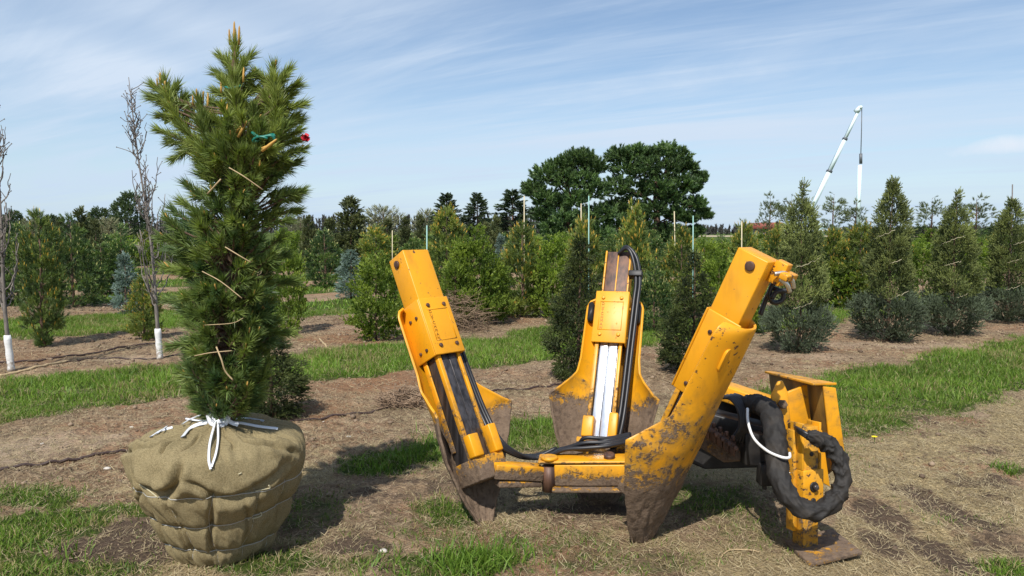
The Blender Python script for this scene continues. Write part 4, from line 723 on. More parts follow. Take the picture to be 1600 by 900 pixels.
TIPS = [(252, 132, 0, -.2, 1), (240, 158, .1, -.9, .5), (262, 170, -.1, -.5, .8), (285, 165, .1, -.1, 1), (244, 205, 0, -.9, .35), (262, 222, .1, -.8, .1), (280, 200, -.1, -.7, .6), (270, 245, 0, -.5, -.3), (308, 160, -.1, -.1, 1), (325, 165, .1, .1, 1), (310, 195, -.15, -.3, .9),
        (368, 75, 0, 0, 1), (356, 100, .03, -.4, 1), (380, 102, -.03, .4, 1), (350, 130, -.06, -.5, .9), (388, 135, .05, .5, .9), (366, 125, -.09, 0, 1), (360, 155, .08, -.2, 1), (378, 160, -.09, .2, 1), (431, 110, 0, .0, 1), (416, 128, .05, -.4, .9), (447, 125, -.04, .5, .9), (458, 150, .03, .8, .6), (420, 155, -.08, -.3, .8), (440, 165, -.1, .2, .9), (462, 185, 0, .9, .4), (466, 220, .05, .9, .3), (465, 255, -.05, .9, .2), (452, 200, -.16, .5, .7), (398, 175, -.1, .1, 1), (405, 210, -.2, .2, .7),
        (458, 300, 0, 1, .2), (462, 312, .1, .95, .1), (452, 345, -.1, .9, .2), (268, 355, 0, -.9, .4), (258, 345, -.1, -.7, .8), (264, 390, .05, -.95, .1), (283, 318, 0, -.8, .5), (292, 292, -.05, -.7, .6), (445, 400, .1, .9, .2), (350, 235, -.22, -.1, .6), (385, 240, -.25, .2, .5), (330, 225, -.15, -.4, .6), (470, 190, .1, .9, .5), (474, 235, -.1, 1, .2), (436, 150, -.12, .1, .9), (425, 180, .12, 0, 1), (472, 205, -.12, .8, .4), (468, 330, .0, 1, .1), (474, 300, -.1, 1, .25), (300, 225, -.1, -.8, .3), (285, 232, .08, -.9, .1), (262, 420, -.1, -.9, .2), (252, 372, -.12, -.9, .35), (266, 330, .1, -.8, .6), (262, 470, 0, -.9, .1), (462, 440, .05, .9, .1), (268, 540, -.08, -.9, -.1), (456, 520, .0, .9, 0), (347, 92, 0, -.7, .7), (389, 92, .02, .7, .7), (342, 118, .02, -.9, .5), (394, 118, -.02, .9, .5), (340, 145, 0, -.95, .3), (398, 142, .02, .95, .35), (366, 110, .08, 0, .9), (368, 150, -.12, 0, .8), (345, 165, .05, -.9, .2), (395, 165, -.02, .9, .2), (408, 118, 0, -.8, .6), (454, 112, 0, .7, .7), (432, 128, -.1, 0, .9), (404, 140, .02, -.9, .4), (466, 135, .02, .9, .5), (474, 165, -.02, .95, .3), (236, 138, 0, -.8, .6), (268, 140, 0, .4, .9), (278, 158, .02, .6, .8), (232, 152, -.03, -.95, .2), (256, 152, -.1, -.2, .9), (246, 182, .04, -.9, .2), (316, 182, -.12, -.2, .9), (294, 176, 0, -.5, .8)]
SP, SD, BR = [], [], []
for (x, y, dy, dx, dz) in TIPS: SP.append(np.array(P(x, y, PD+dy))); SD.append(nrm(np.array([dx, dy*1.6, dz])))
ys = [e[0] for e in ext]
for q in range(600):
    y = (rg.uniform(185, 646) if q < 470 else rg.uniform(420, 646)) if q > 55 else rg.uniform(165, 290); l, r = np.interp(y, ys, [e[1] for e in ext]), np.interp(y, ys, [e[2] for e in ext])
    a = rg.uniform(0, 2*np.pi); f = math.sqrt(rg.uniform(.20, 1))*.90; hw = (r-l)/2-5; x = (l+r)/2+hw*f*math.cos(a)*.88; dy = -f*math.sin(a)*max(.12, min(.30, hw*kx))
    if fbm(np.array([a*1.3+7]), np.array([y/62.]), 3, 4)[0] < .31 and f > .6: continue   # gaps between the tiers
    p = np.array(P(x, y, PD+dy)); s0 = stemat(y+35); out = nrm(p-s0); SP.append(p); SD.append(nrm(out*np.array([1, 1, .5])+np.array([0, 0, rg.uniform(-.15, .85)])+rg.normal(size=3)*.18))
SP, SD = np.array(SP), np.array(SD)
for q in range(len(SP)): sx = np.interp(SP[q][2], stem[:, 2], stem[:, 0]); SP[q][0] = sx+(SP[q][0]-sx)*.94
lim = Bag()
for p, d in zip(SP, SD):
    py = 362-(p[2]-CAMZ)/kx+ (35 if p[2] < 2.4 else 60); s = stemat(min(640, py)); s[2] = min(s[2], p[2]-.02); e = p-d*.05; mid = s*.45+e*.55+np.array([0, 0, -.02]); tube(lim, spline([s, mid, e, p-d*.01], 3), [.009]+[.0065]*3+[.0055]*3+[.0045]*3, 5, cap=False)
obj('branch', lim.mesh('branch', True, BC), M['bark'], bp)
fb = Bag(); n = len(SP); yy = rg.random((n, 1)); topk = sstep(1.5, 2.5, SP[:, 2])[:, None]
cl = np.array([.036, .072, .028])*(1-yy)+np.array([.145, .185, .045])*yy; cl = cl*(1-.25*topk)+np.array([.17, .18, .032])*topk*.5
LL = rg.uniform(.08, .14, n); NTIP = len(TIPS); LL[:NTIP] = rg.uniform(.14, .20, NTIP)
sprays(fb, SP-SD*LL[:, None], SD, LL+.010, 105, rg.uniform(.062, .088, n), .0066, .55, 1.40, cl*.70, rg, -.02, spw=.40, jit=.36)
sprays(fb, (SP-SD*LL[:, None])[:NTIP], SD[:NTIP], LL[:NTIP]+.02, 130, rg.uniform(.055, .075, NTIP), .0062, .45, 1.25, cl[:NTIP]*.76, rg, .03, spw=.7, jit=.32)
obj('crown', fb.mesh('crown', False, BC), M['needle'], bp)
cb = Bag(); NC = [0]; ctan = np.array([.56, .33, .09])
def candle(p, d, L, r, c):
    p, d = np.asarray(p), nrm(np.asarray(d, float)); NC[0] += 1; bb = Bag() if NC[0] <= 100 else cb; tube(bb, [p, p+d*L*.5, p+d*L*.9, p+d*L], [r, r*1.05, r*.7, r*.2], 6, c)
    if bb is not cb: obj('candle', bb.mesh('candle', True, BC), M['candle'], bp)
for (x0, y0, x1, y1, r, dy) in ((366, 68, 366, 33, .006, 0), (373, 70, 374, 40, .006, -.02), (359, 70, 358, 45, .005, .01), (368, 74, 367, 42, .006, .03), (251, 134, 250, 113, .0065, 0), (257, 140, 258, 126, .006, -.02), (247, 138, 245, 122, .005, .02), (309, 162, 307, 138, .006, -.1), (316, 166, 318, 142, .006, -.08), (325, 172, 325, 144, .006, .08), (302, 165, 301, 148, .005, -.1), (430, 108, 431, 93, .005, 0), (409, 236, 433, 217, .007, -.28), (409, 232, 425, 226, .006, -.27), (372, 215, 386, 188, .007, -.22), (368, 208, 378, 196, .006, -.2), (380, 128, 381, 105, .005, -.09), (346, 145, 345, 128, .005, -.07), (355, 180, 355, 160, .005, -.06)):
    a, e = np.array(P(x0, y0, PD+dy)), np.array(P(x1, y1, PD+dy)); candle(a, e-a, np.linalg.norm(e-a), r, ctan*rg.uniform(.75, 1.15))
for q in range(n):
    if rg.random() < .30: candle(SP[q]+SD[q]*.004, SD[q]*.6+np.array([0, 0, .6]), rg.uniform(.02, .05), .0045, ctan*rg.uniform(.5, 1.1))
if cb.n: tag(obj('candles', cb.mesh('candles', True, BC), M['candle'], bp), None, None, None, 'stuff')
for pts, r in (([(304, 556, -.26), (330, 551, -.28), (362, 548, -.27)], 0.0025), ([(338, 542, -.27), (346, 562, -.29), (352, 580, -.28), (364, 594, -.27)], 0.0040), ([(358, 262, -.27), (380, 275, -.29), (410, 296, -.26)], 0.0028), ([(352, 386, -.29), (375, 400, -.30), (392, 410, -.28)], 0.0028), ([(316, 424, -.27), (345, 440, -.29), (378, 466, -.29)], 0.0025), ([(324, 303, -.24), (345, 280, -.27)], 0.0037), ([(320, 508, -.27), (362, 505, -.30), (380, 497, -.28)], 0.0019)):
    b = Bag(); tube(b, spline([P(x, y, PD+dy) for x, y, dy in pts], 5), r, 6); obj('broken_twig', b.mesh('broken_twig', True, BC), M['paleTwig'], bp)
b = Bag(); q0 = np.array(P(412, 213, PD-.26)); a_ = np.linspace(0, 5.2, 26); tube(b, [q0+np.array([.05*math.cos(a), .02*math.sin(a), .014*math.sin(a*1.7)-.004*a]) for a in a_], .006, 6); obj('green_tie', b.mesh('green_tie', True, BC), M['greenTie'], bp); b = Bag(); tube(b, spline([P(394, 207, PD-.25), P(405, 214, PD-.27), P(424, 212, PD-.27), P(430, 220, PD-.26)], 5), .007, 6); obj('green_tie', b.mesh('green_tie', True, BC), M['greenTie'], bp); b = Bag(); tube(b, spline([P(352, 136, PD-.08), P(362, 138, PD-.11), P(376, 134, PD-.1)], 5), .006, 6); obj('green_tie', b.mesh('green_tie', True, BC), M['greenTie'], bp)
b = Bag(); q0 = np.array(P(477, 215, PD-.06))
for s in range(16): u = nrm(rg.normal(size=3))*.022; v_ = nrm(np.cross(u, rg.normal(size=3)))*.012; w_ = nrm(np.cross(u, v_))*.001; b.add([q0-v_, q0+v_, q0+u+v_*.8, q0+u-v_*.8, q0-v_+w_, q0+v_+w_, q0+u+v_*.8+w_, q0+u-v_*.8+w_], [(0, 1, 2, 3), (4, 5, 6, 7), (0, 1, 5, 4), (2, 3, 7, 6)])
obj('red_tag', b.mesh('red_tag', False, BC), M['redTag'], bp)
# ------------------------------------------------------------------ the tree spade
SO = np.array([.45, 4.1, 0.])
ts = thing('tree_spade', 'yellow three-bladed tree spade attachment standing opened on the grass', 'tree spade', tuple(SO))
def part(name, bag, mat, parent=None, smooth=False, bevel=0): return obj(name, bag.mesh(name, smooth, SO), M[mat], parent or ts, None, bevel)
ZS, ZN, ZC, ZT, WS, IS, WN, IN = .601, .778, 1.305, 1.637, .345, .207, .192, .094
class Unit:
    def __init__(s, X, Y, az, ln):
        az, ln = R(az), R(ln); o = np.array([math.cos(az), math.sin(az), 0]); s.T = np.array([X, Y, 0.])
        s.z = o*math.sin(ln)+np.array([0, 0, math.cos(ln)]); s.i = -o*math.cos(ln)+np.array([0, 0, math.sin(ln)]); s.t = np.array([-math.sin(az), math.cos(az), 0])
    def p(s, t, i, z): return s.T+s.t*t+s.i*i+s.z*z
    def bx(s, bag, t, i, z, col=None): box(bag, s.p(sum(t)/2, sum(i)/2, sum(z)/2), s.t, s.i, s.z, abs(t[1]-t[0])/2, abs(i[1]-i[0])/2, abs(z[1]-z[0])/2, col)
def mudc(a): a = np.clip(a, 0, 1); return np.stack([a, a, a, np.ones_like(a)], 1)
UN = [Unit(-.177, 4.083, 134.2, 28.5), Unit(.533, 4.422, 72, 28.4), Unit(.736, 3.835, -41.1, 24.6)]
for n_, U in enumerate(UN):
    # blade: a third of a cone rolled from 12 mm plate, wide shoulders below, narrow neck above
    zs_ = np.concatenate([np.linspace(-.02, ZS, 34), np.linspace(ZS, ZN, 14)[1:], np.linspace(ZN, ZC, 30)[1:]])
    hw = np.interp(zs_, [-.02, .0, .10, .35, .55, ZS, ZS+.03, ZN-.05, ZN+.01, ZN+.1, ZC-.06, ZC-.02, ZC], [.10, .118, .175, .285, .335, WS, WS-.035, WN+.045, WN+.012, WN, WN-.004, WN-.02, WN-.06]); hw = hw*(np.interp(zs_, [0, .15, .45, .6], [.5, .75, .95, 1]) if n_ == 0 else 1); dp = np.interp(zs_, [0, .3, ZS, ZN, ZC], [.045, .125, IS, IN+.012, IN])
    un = np.linspace(-1, 1, 61); V = []; mud = []
    for a, z in enumerate(zs_):
        for u in un: V.append(U.p(hw[a]*(np.interp(z, [0, .3, .6, .8], [1, .85, .66, 1]) if n_ == 0 and u > 0 else 1)*(math.sin(u*1.15)/math.sin(1.15)), dp[a]*(1-math.cos(u*1.25))/(1-math.cos(1.25)), z)); mud.append(np.interp(z, [0, .26, .40, .52, .60, .70, .82, 1.0, 1.3], [1.0, .95, .66, .40, .36, .46, .36, .14, .05]) if n_ == 2 else np.interp(z, [0, .34, .52, .66, .85, 1.0, 1.3], [1.0, .98, .80, .22, .18, .05, .0])+(.12 if n_ == 1 and u*(1) > .2 and z > .6 and z < .75 else 0))
    V = np.array(V); mud = np.array(mud); uu = np.tile(un, len(zs_))*4+n_*9; zz_ = np.repeat(zs_, len(un)); V = V+U.i*((fbm(uu*2.2, zz_*16, 4, 77)-.5)*.030*sstep(.55, 1.0, mud))[:, None]; m_, w_ = len(zs_), len(un); ii, jj = np.meshgrid(np.arange(m_-1), np.arange(w_-1), indexing='ij'); ii, jj = ii.ravel(), jj.ravel()
    b = Bag(); b.add(V, np.stack([ii*w_+jj, ii*w_+jj+1, (ii+1)*w_+jj+1, (ii+1)*w_+jj], 1), mudc(mud)); bl = part('blade', b, 'yellow' if n_ != 2 else 'yellowWorn', None, True)
    so_ = bl.modifiers.new('plate', 'SOLIDIFY'); so_.thickness = .013; so_.offset = 0; bv_ = bl.modifiers.new('bevel', 'BEVEL'); bv_.width = .003; bv_.segments = 1; bv_.limit_method = 'ANGLE'; bv_.angle_limit = R(55)
    # slots near the top of the plate
    for sgn in ((1, -1) if n_ == 1 else ((-1,) if n_ == 2 else ())):
        b = Bag(); t0 = .158*sgn; s = .019
        if n_ == 1: prism(b, [U.p(t0+s*math.cos(a)*1.0, IN*.82+.012+(.03 if 0 else 0), ZC-.10+(.05 if math.sin(a) >= 0 else -.05)+s*math.sin(a)) for a in np.linspace(0, 2*math.pi, 20, endpoint=False)], U.i, .05); part('slot', b, 'black', bl)
        else: prism(b, [U.p(-.10+.028*math.cos(a), -.0+.035, ZC-.17+(.035 if math.sin(a) >= 0 else -.035)+.028*math.sin(a)) for a in np.linspace(0, 2*math.pi, 20, endpoint=False)], U.i+U.t*.45, .045, mudc(np.full(40, .1))); part('slot_plate', b, 'yellow', bl, False, .003)
    # carriage box that wraps the post and carries the blade
    c0, c1 = (.95, 1.31) if n_ != 2 else (.86, 1.31)
    b = Bag(); cw, ci = .110, .225; cl_, cr_ = (-cw, cw) if n_ != 2 else (-.074, .098)
    U.bx(b, (cl_, cr_), (ci-.012, ci), (c0, c1), mudc(np.zeros(8))); U.bx(b, (cl_, cl_+.012), (.03, ci-.0125), (c0, c1), mudc(np.zeros(8))); U.bx(b, (cr_-.012, cr_), (.03, ci-.0125), (c0, c1), mudc(np.zeros(8))); cr = part('carriage', b, 'yellow', None, False, .006)
    def bolt(p, n, r, h): b = Bag(); disc(b, p, n, r, h, 6, mudc(np.full(18, .2))); part('bolt', b, 'rust' if n_ != 1 else 'yellowWorn', cr)
    for z in (c0+.055, c1-.05):
        for t in ((-.062, .058) if n_ != 2 else (-.045, .06)): bolt(U.p(t, ci, z), U.i, .0125, .010)
        for sg in ((1,) if n_ == 0 else (-1,)):
            for i in (.09, .155): bolt(U.p(cr_ if sg > 0 else cl_, i, z-(.05 if z > c0+.1 else 0)), U.t*sg, .011, .008)
    if n_ != 2:
        b = Bag(); z0, z1 = c0+.085, c1-.075                                  # faint embossed panel
        for t0, t1, za, zb in ((-.078, .075, z1-.004, z1), (-.078, .075, z0, z0+.004), (-.078, -.074, z0, z1), (.071, .075, z0, z1)): U.bx(b, (t0, t1), (ci-.0005, ci+.0025), (za, zb), mudc(np.zeros(8)))
        part('panel_border', b, 'yellowWorn', cr)
        cu = bpy.data.curves.new('lettering', 'FONT'); cu.body = 'D\nU\nT\nC\nH\nM\nA\nN'; cu.size = .026; cu.space_line = .92; cu.align_x = 'CENTER'; cu.extrude = .0012
        mt = Matrix((tuple(-U.t), tuple(U.z), tuple(U.i))).transposed().to_4x4(); mt.translation = Vector(U.p(.055, ci+.002, z1-.025)-SO); tmp = bpy.data.objects.new('tmp', cu); me = bpy.data.meshes.new_from_object(tmp); me.transform(mt); bpy.data.objects.remove(tmp); me.materials.clear(); obj('lettering', me, M['ochre'], cr)
    # post (tower): dark slide core with yellow corner bars, polished strip, upper end
    b = Bag(); U.bx(b, (-.082 if n_ != 2 else -.058, .082), (.045, .165), (.30, 1.2)); tw = part('tower', b, 'darkSteel', None, False, .004)
    b = Bag(); mm = mudc(np.array([.62]*4+[.12]*4))
    U.bx(b, (.062, .088), (.168, .202), (.30, 1.0), mm); U.bx(b, (-.088 if n_ != 2 else -.072, -.066 if n_ != 2 else -.05), (.168, .196), (.30, 1.0), mm)
    if n_ == 0: U.bx(b, (.0835, .094), (.05, .09), (.40, 1.0), mm)
    part('corner_bar', b, 'yellow', tw, False, .004)
    b = Bag(); U.bx(b, (-.058 if n_ != 2 else -.045, -.001), (.168, .190), (.33, 1.05)); U.bx(b, (.001, .054), (.168, .190), (.33, 1.05)); part('slide_strip', b, 'polish' if n_ != 0 else 'darkSteel', tw, False, .003)  # left strip is polished steel too, its dark reflection put into the colour
    b = Bag(); e0 = c1-.25
    if n_ == 1:
        U.bx(b, (-.076, .076), (.07, .150), (e0, ZT)); part('upper_post', b, 'rust', tw, False, .003); b = Bag()
        for t0, t1 in ((-.088, -.077), (.077, .088)): U.bx(b, (t0, t1), (.06, .165), (e0, ZT), mudc(np.full(8, .15)))
        U.bx(b, (-.004, .004), (.1505, .158), (e0, ZT-.02), mudc(np.full(8, .2))); part('post_edge', b, 'yellowWorn', tw, False, .002)
    else:
        pl_, pr_ = (-.097, .097) if n_ == 0 else (-.060, .084); U.bx(b, (pl_, pr_), (.05, .212), (e0, ZT), mudc(np.zeros(8))); part('upper_post', b, 'yellow', tw, False, .006)
        b = Bag(); sg = 1 if n_ == 0 else -1; disc(b, U.p(pr_ if sg > 0 else pl_, .12, ZT-.055), U.t*sg, .024, .010, 16); part('pin', b, 'rust', tw)
    # feet of the post on the frame
    b = Bag(); U.bx(b, (-.12, .13 if n_ else .09), (.035, .24), (.20, .33), mudc(np.array([.9]*4+[.45]*4))); U.bx(b, (.03, .10), (.20, .26), (.33, .46), mudc(np.full(8, .15))); U.bx(b, (-.115, -.06), (.19, .26), (.33, .49), mudc(np.full(8, .15))); part('foot_bracket', b, 'yellow', tw, False, .008)
def hose(name, pts, r, mat='hose', parent=None, n=8, k=8): b = Bag(); tube(b, spline(pts, k), r, n); return part(name, b, mat, parent, True)
U0, U1, U2 = UN
# hoses along the posts
for o_, dz in ((-.125, 0), (-.150, .012)):
    hose('hydraulic_hose', [U1.p(-.0, .16, ZT-.02), U1.p(-.06, .20, ZT+.0+dz), U1.p(o_+.02, .20, ZT-.07), U1.p(o_-.012, .18, ZT-.22), U1.p(o_-.008, .17, 1.25), U1.p(o_, .18, .9), U1.p(o_+.01, .19, .5), U1.p(o_+.03, .24, .27)], .0125)
b = Bag(); U1.bx(b, (-.175, -.085), (.14, .205), (1.435, 1.475)); part('hose_clamp', b, 'black', None, False, .004)
for o_, d_ in ((-.10, 0), (-.125, .02), (-.145, .05)):
    hose('hydraulic_hose', [U0.p(o_, .14+d_*.3, 1.02), U0.p(o_-.01, .15, .8), U0.p(o_-.012, .17, .55), U0.p(o_-.02, .22, .36), P(826+d_*100, 716, 4.25), P(870, 700+d_*120, 4.3)], .0115)
for q in range(3): hose('top_hose', [U0.p(-.02-.03*q, .10, ZT+.005), U0.p(-.06-.03*q, .10, ZT+.035-.01*q), U0.p(-.115-.01*q, .09, ZT+.0), U0.p(-.125-.008*q, .10, ZT-.12), U0.p(-.118, .12, ZT-.30)], .012)
b = Bag(); U0.bx(b, (-.07, -.03), (.07, .16), (ZT, ZT+.02)); part('hose_fitting', b, 'bright', None, False, .004)
for pts in ([(1196, 404, 3.50), (1212, 424, 3.56), (1226, 428, 3.58), (1237, 438, 3.58), (1234, 452, 3.58), (1214, 456, 3.58), (1206, 466, 3.58)], [(1222, 438, 3.6), (1208, 444, 3.6), (1202, 460, 3.6), (1208, 472, 3.6), (1221, 470, 3.6), (1224, 459, 3.6), (1215, 453, 3.6), (1205, 452, 3.62), (1196, 470, 3.64), (1188, 492, 3.64)]): hose('hose_coil', [P(*p) for p in pts], .0125)
for pts in ([(1210, 428, 3.40), (1226, 427, 3.40), (1237, 437, 3.40), (1240, 450, 3.42)], [(1218, 436, 3.38), (1229, 444, 3.38), (1234, 456, 3.40)]): hose('hose_fitting', [P(*p) for p in pts], .011, 'bright')
b = Bag(); U2.bx(b, (.02, .083), (-.012, .05), (ZT-.10, ZT+.012), mudc(np.full(8, .1))); U2.bx(b, (-.04, .085), (-.055, -.013), (ZT-.05, ZT-.02), mudc(np.full(8, .1))); U2.bx(b, (.084, .14), (.03, .16), (ZT-.05, ZT-.03), mudc(np.full(8, .1))); part('top_bracket', b, 'yellowWorn', None, False, .004)
# frame beams and the gate hinge
def beam(name, a, c, w, h, mat='yellow', mud=(.75, .25), up=(0, 0, 1), bev=.008):
    a, c = np.asarray(tuple(a)), np.asarray(tuple(c)); d = nrm(c-a); up = np.array(up, float); s = nrm(np.cross(d, up)); u = np.cross(s, d); b = Bag(); box(b, (a+c)/2, d, s, u, np.linalg.norm(c-a)/2, w/2, h/2, mudc(np.array([mud[0]]*4+[mud[1]]*4))); return part(name, b, mat, None, False, bev)
A0, AH, A2 = U0.p(-.02, .22, .24), np.array(P(858, 738, 4.16)), np.array(P(985, 738, 4.08))
beam('gate_arm', A0, AH+np.array([-.05, 0, 0]), .10, .085, 'yellow', (.9, .2)); beam('gate_arm', A0+np.array([.02, .0, -.075]), AH+np.array([-.06, 0, -.06]), .09, .035, 'yellowWorn', (.95, .5))
beam('frame_beam', AH+np.array([.035, .0, .0]), A2+np.array([.22, 0, 0]), .12, .125, 'yellow', (.85, .12)); beam('frame_flange', AH+np.array([.02, -.02, -.078]), A2+np.array([.2, -.02, -.078]), .16, .022, 'yellowWorn', (.9, .55)); beam('frame_flange', AH+np.array([-.06, .02, .072]), A2+np.array([.2, .02, .074]), .15, .018, 'yellow', (.6, .25))
b = Bag(); tube(b, [AH+np.array([0, -.02, -.10]), AH+np.array([0, -.02, .045])], [.042, .042], 18); part('hinge_barrel', b, 'rust', None, True); b = Bag(); disc(b, AH+np.array([0, -.02, .083]), (0, 0, 1), .05, .02, 16, mudc(np.full(48, .2))); part('hinge_pin', b, 'yellow')
B1, BR_ = U1.p(0, .18, .24), np.array(P(1080, 690, 4.45))
beam('frame_beam', U1.p(.05, .20, .25), A2+np.array([-.12, .12, .0]), .10, .11, 'yellowWorn', (.8, .4)); beam('frame_beam', U1.p(-.1, .18, .25), BR_, .12, .12, 'yellowWorn', (.7, .4))
for q in range(5):                                                      # hoses lying on the frame
    e = q*.022; hose('frame_hose', [P(818+q*4, 712, 4.3), P(850, 716-q*2, 4.24+e), P(880+q*5, 703-q*2, 4.2+e), P(915, 700-q*4+(q % 2)*7, 4.16+e), P(950, 697-q*3, 4.15+e), P(985, 690-q*3, 4.2+e)], .0125)
b = Bag(); disc(b, P(952, 716, 4.12), (0, -.3, 1), .032, .03, 16); part('cap_nut', b, 'rust')
# mount: body behind the right blade, top beam, valve bank, lower guard
b = Bag(); prism(b, [P(1040, 640, 4.55), P(1120, 615, 4.55), P(1205, 640, 4.5), P(1200, 722, 4.45), P(1100, 725, 4.45), P(1040, 700, 4.5)], (-.2, -1, 0), .22); part('mount_body', b, 'black', None, False, .01)
beam('mount_beam', P(1130, 610, 4.42), P(1222, 641, 4.22), .14, .10, 'yellow', (.3, .25), bev=.01); beam('mount_beam', P(1085, 650, 4.35), P(1235, 690, 4.15), .16, .12, 'black', bev=.01)
b = Bag(); prism(b, [P(1075, 655, 4.15), P(1162, 708, 4.12), P(1156, 720, 4.10), P(1130, 722, 4.1), P(1080, 690, 4.12)], (-.5, -.6, .6), .02, mudc(np.full(10, .7))); part('guard_plate', b, 'yellowWorn', None, False, .004)
b = Bag(); vb0, vb1 = np.array(P(1100, 668, 4.08)), np.array(P(1150, 702, 4.02)); vd = nrm(vb1-vb0)
for q in range(5): box(b, vb0+(vb1-vb0)*(q+.5)/5, vd, np.cross(vd, [0, 0, 1]), [0, 0, 1], .019, .05, .035)
for q in range(5): c_ = vb0+(vb1-vb0)*(q+.5)/5; disc(b, c_+np.array([0, -.05, .01]), (-.2, -1, .2), .014, .025, 10); disc(b, c_+np.array([0, 0, .035]), (0, 0, 1), .012, .03, 8)
part('valve_bank', b, 'rust', None, False, .003)
for q in range(6): hose('hydraulic_hose', [P(1118+q*6, 622-q*1, 4.2), P(1140+q*4, 622, 4.12), P(1154+q*3, 640, 4.06), P(1156+q*2, 668, 4.04), P(1140+q*5, 690, 4.06)], .012)
b = Bag(); box(b, P(1176, 700, 4.08), (1, .1, -.1), (0, 1, 0), (0, 0, 1), .06, .05, .09); box(b, P(1196, 740, 4.02), (1, 0, 0), (0, 1, 0), (0, 0, 1), .04, .04, .06); part('junction_box', b, 'black', None, False, .008)
hose('drain_stub', [P(1193, 738, 4.0), P(1194, 755, 4.0), P(1195, 764, 4.0)], .014)
# attachment plate with flange and gussets
pa, pb = np.array(P(1287, 603, 3.97)), np.array(P(1203, 584, 4.66)); pd = nrm((pb-pa)*np.array([1, 1, 0])); pnv = np.array([-pd[1], pd[0], 0]); pnv = pnv if pnv[0] < 0 else -pnv; lean = np.array([.06, 0, 1]); zt_ = pa[2]
L_ = np.linalg.norm((pb-pa)[:2]); slope = (pb[2]-pa[2])/L_; pc = lambda s, z, o=0: np.array([pa[0], pa[1], 0])+pd*s+pnv*o+np.array([-.14*(z-zt_), 0, z+slope*s])
b = Bag(); prism(b, [pc(0, zt_), pc(L_, zt_), pc(L_, .36), pc(.06, .30), pc(0, .34)], pnv, .018, mudc(np.full(10, .50))); bpz = part('back_plate', b, 'shadedPlate', None, False, .004)
b = Bag(); prism(b, [pc(-.010, zt_, .011), pc(-.010, .36, .011), pc(-.010, .34, -.075), pc(-.010, zt_-.01, -.06)], pd, .014, mudc(np.full(8, .25))); part('side_flange', b, 'yellow', bpz, False, .004)
b = Bag(); prism(b, [pc(-.02, zt_+.012, .07), pc(L_, zt_+.012, .035), pc(L_, zt_+.012, -.012), pc(-.02, zt_+.012, -.065)], (0, 0, 1), .014, mudc(np.full(8, .33))); part('top_flange', b, 'yellowWorn', bpz, False, .003)
b = Bag(); prism(b, [pc(.16, zt_-.01, .02), pc(.16, zt_-.05, .14), pc(.16, .60, .17), pc(.16, .42, .17), pc(.16, .42, .02)], pd, .02, mudc(np.full(10, .25))); part('gusset', b, 'yellow', bpz, False, .004)
b = Bag(); lc = np.array(P(1220, 630, 4.0)); prism(b, [P(1204, 668, 4.0), P(1236, 672, 3.98), P(1230, 612, 4.02), P(1222, 594, 4.03), P(1215, 596, 4.03), P(1205, 616, 4.02)], (-.15, -1, .1), .03, mudc(np.full(12, .2))); lg = part('lug_plate', b, 'yellow', None, False, .005)
b = Bag(); disc(b, lc+np.array([0, -.02, 0]), (-.15, -1, .1), .026, .03, 6); part('bolt', b, 'yellowWorn', lg)
b = Bag(); disc(b, np.array(P(1232, 672, 3.97))+np.array([0, -.018, 0]), (-.15, -1, .1), .02, .02, 6); part('bolt', b, 'rust', lg)
# parking stand: upper sleeve, collar, inner leg, foot plate
lf = np.array(G(1258, 858)); ld = nrm(np.array(P(1259, 668, lf[1]+.07))-lf); lx = nrm(np.array([1, .30, 0])); ly = np.cross(ld, lx)
def lbox(b, cx_, cy_, z0, z1, hx, hy, mud=.42): box(b, lf+ld*(z0+z1)/2+lx*cx_+ly*cy_, lx, ly, ld, hx, hy, (z1-z0)/2, mudc(np.full(8, mud)))
b = Bag(); lbox(b, 0, 0, .0, .64, .045, .045); leg = part('stand_leg', b, 'yellowWorn', None, False, .005)
b = Bag(); lbox(b, .004, -.003, .235, .42, .062, .056, .22); part('collar', b, 'yellowWorn', leg, False, .005)
b = Bag()
for sx in (-1, 1): lbox(b, sx*.052, .0, .42, .66, .006, .05, .3)
lbox(b, -.062, .03, .10, .62, .012, .03, .35); part('rail', b, 'yellowWorn', leg, False, .003)
b = Bag(); fr = -ly if ly[1] > 0 else ly
for z, r in ((.60, .015), (.50, .012)): disc(b, lf+ld*z+fr*.0455, fr, r, .003, 14)
disc(b, lf+ld*.335+fr*.060+lx*.004, fr, .026, .006, 16); disc(b, lf+ld*.265+fr*.060, fr, .014, .006, 12); part('pin_hole', b, 'black', leg)
b = Bag(); disc(b, lf+ld*.335+fr*.066+lx*.004, fr, .015, .02, 8); part('pin', b, 'darkSteel', leg)
b = Bag(); prism(b, [pc(.02, .56, .03), pc(.02, .56, .13), pc(.02, .30, .12), pc(.02, .24, .02)], pd, .02, mudc(np.full(8, .15))); part('lower_gusset', b, 'yellow', bpz, False, .004)
fq = [G(1226, 852), G(1266, 889), G(1347, 876), G(1300, 836)]; b = Bag(); prism(b, [(v_.x, v_.y, .016+.022*t_) for v_, t_ in zip(fq, (0, 0, 1, .6))], (0, 0, 1), .02, mudc(np.full(8, .66))); part('foot_plate', b, 'yellowWorn', leg, False, .004)
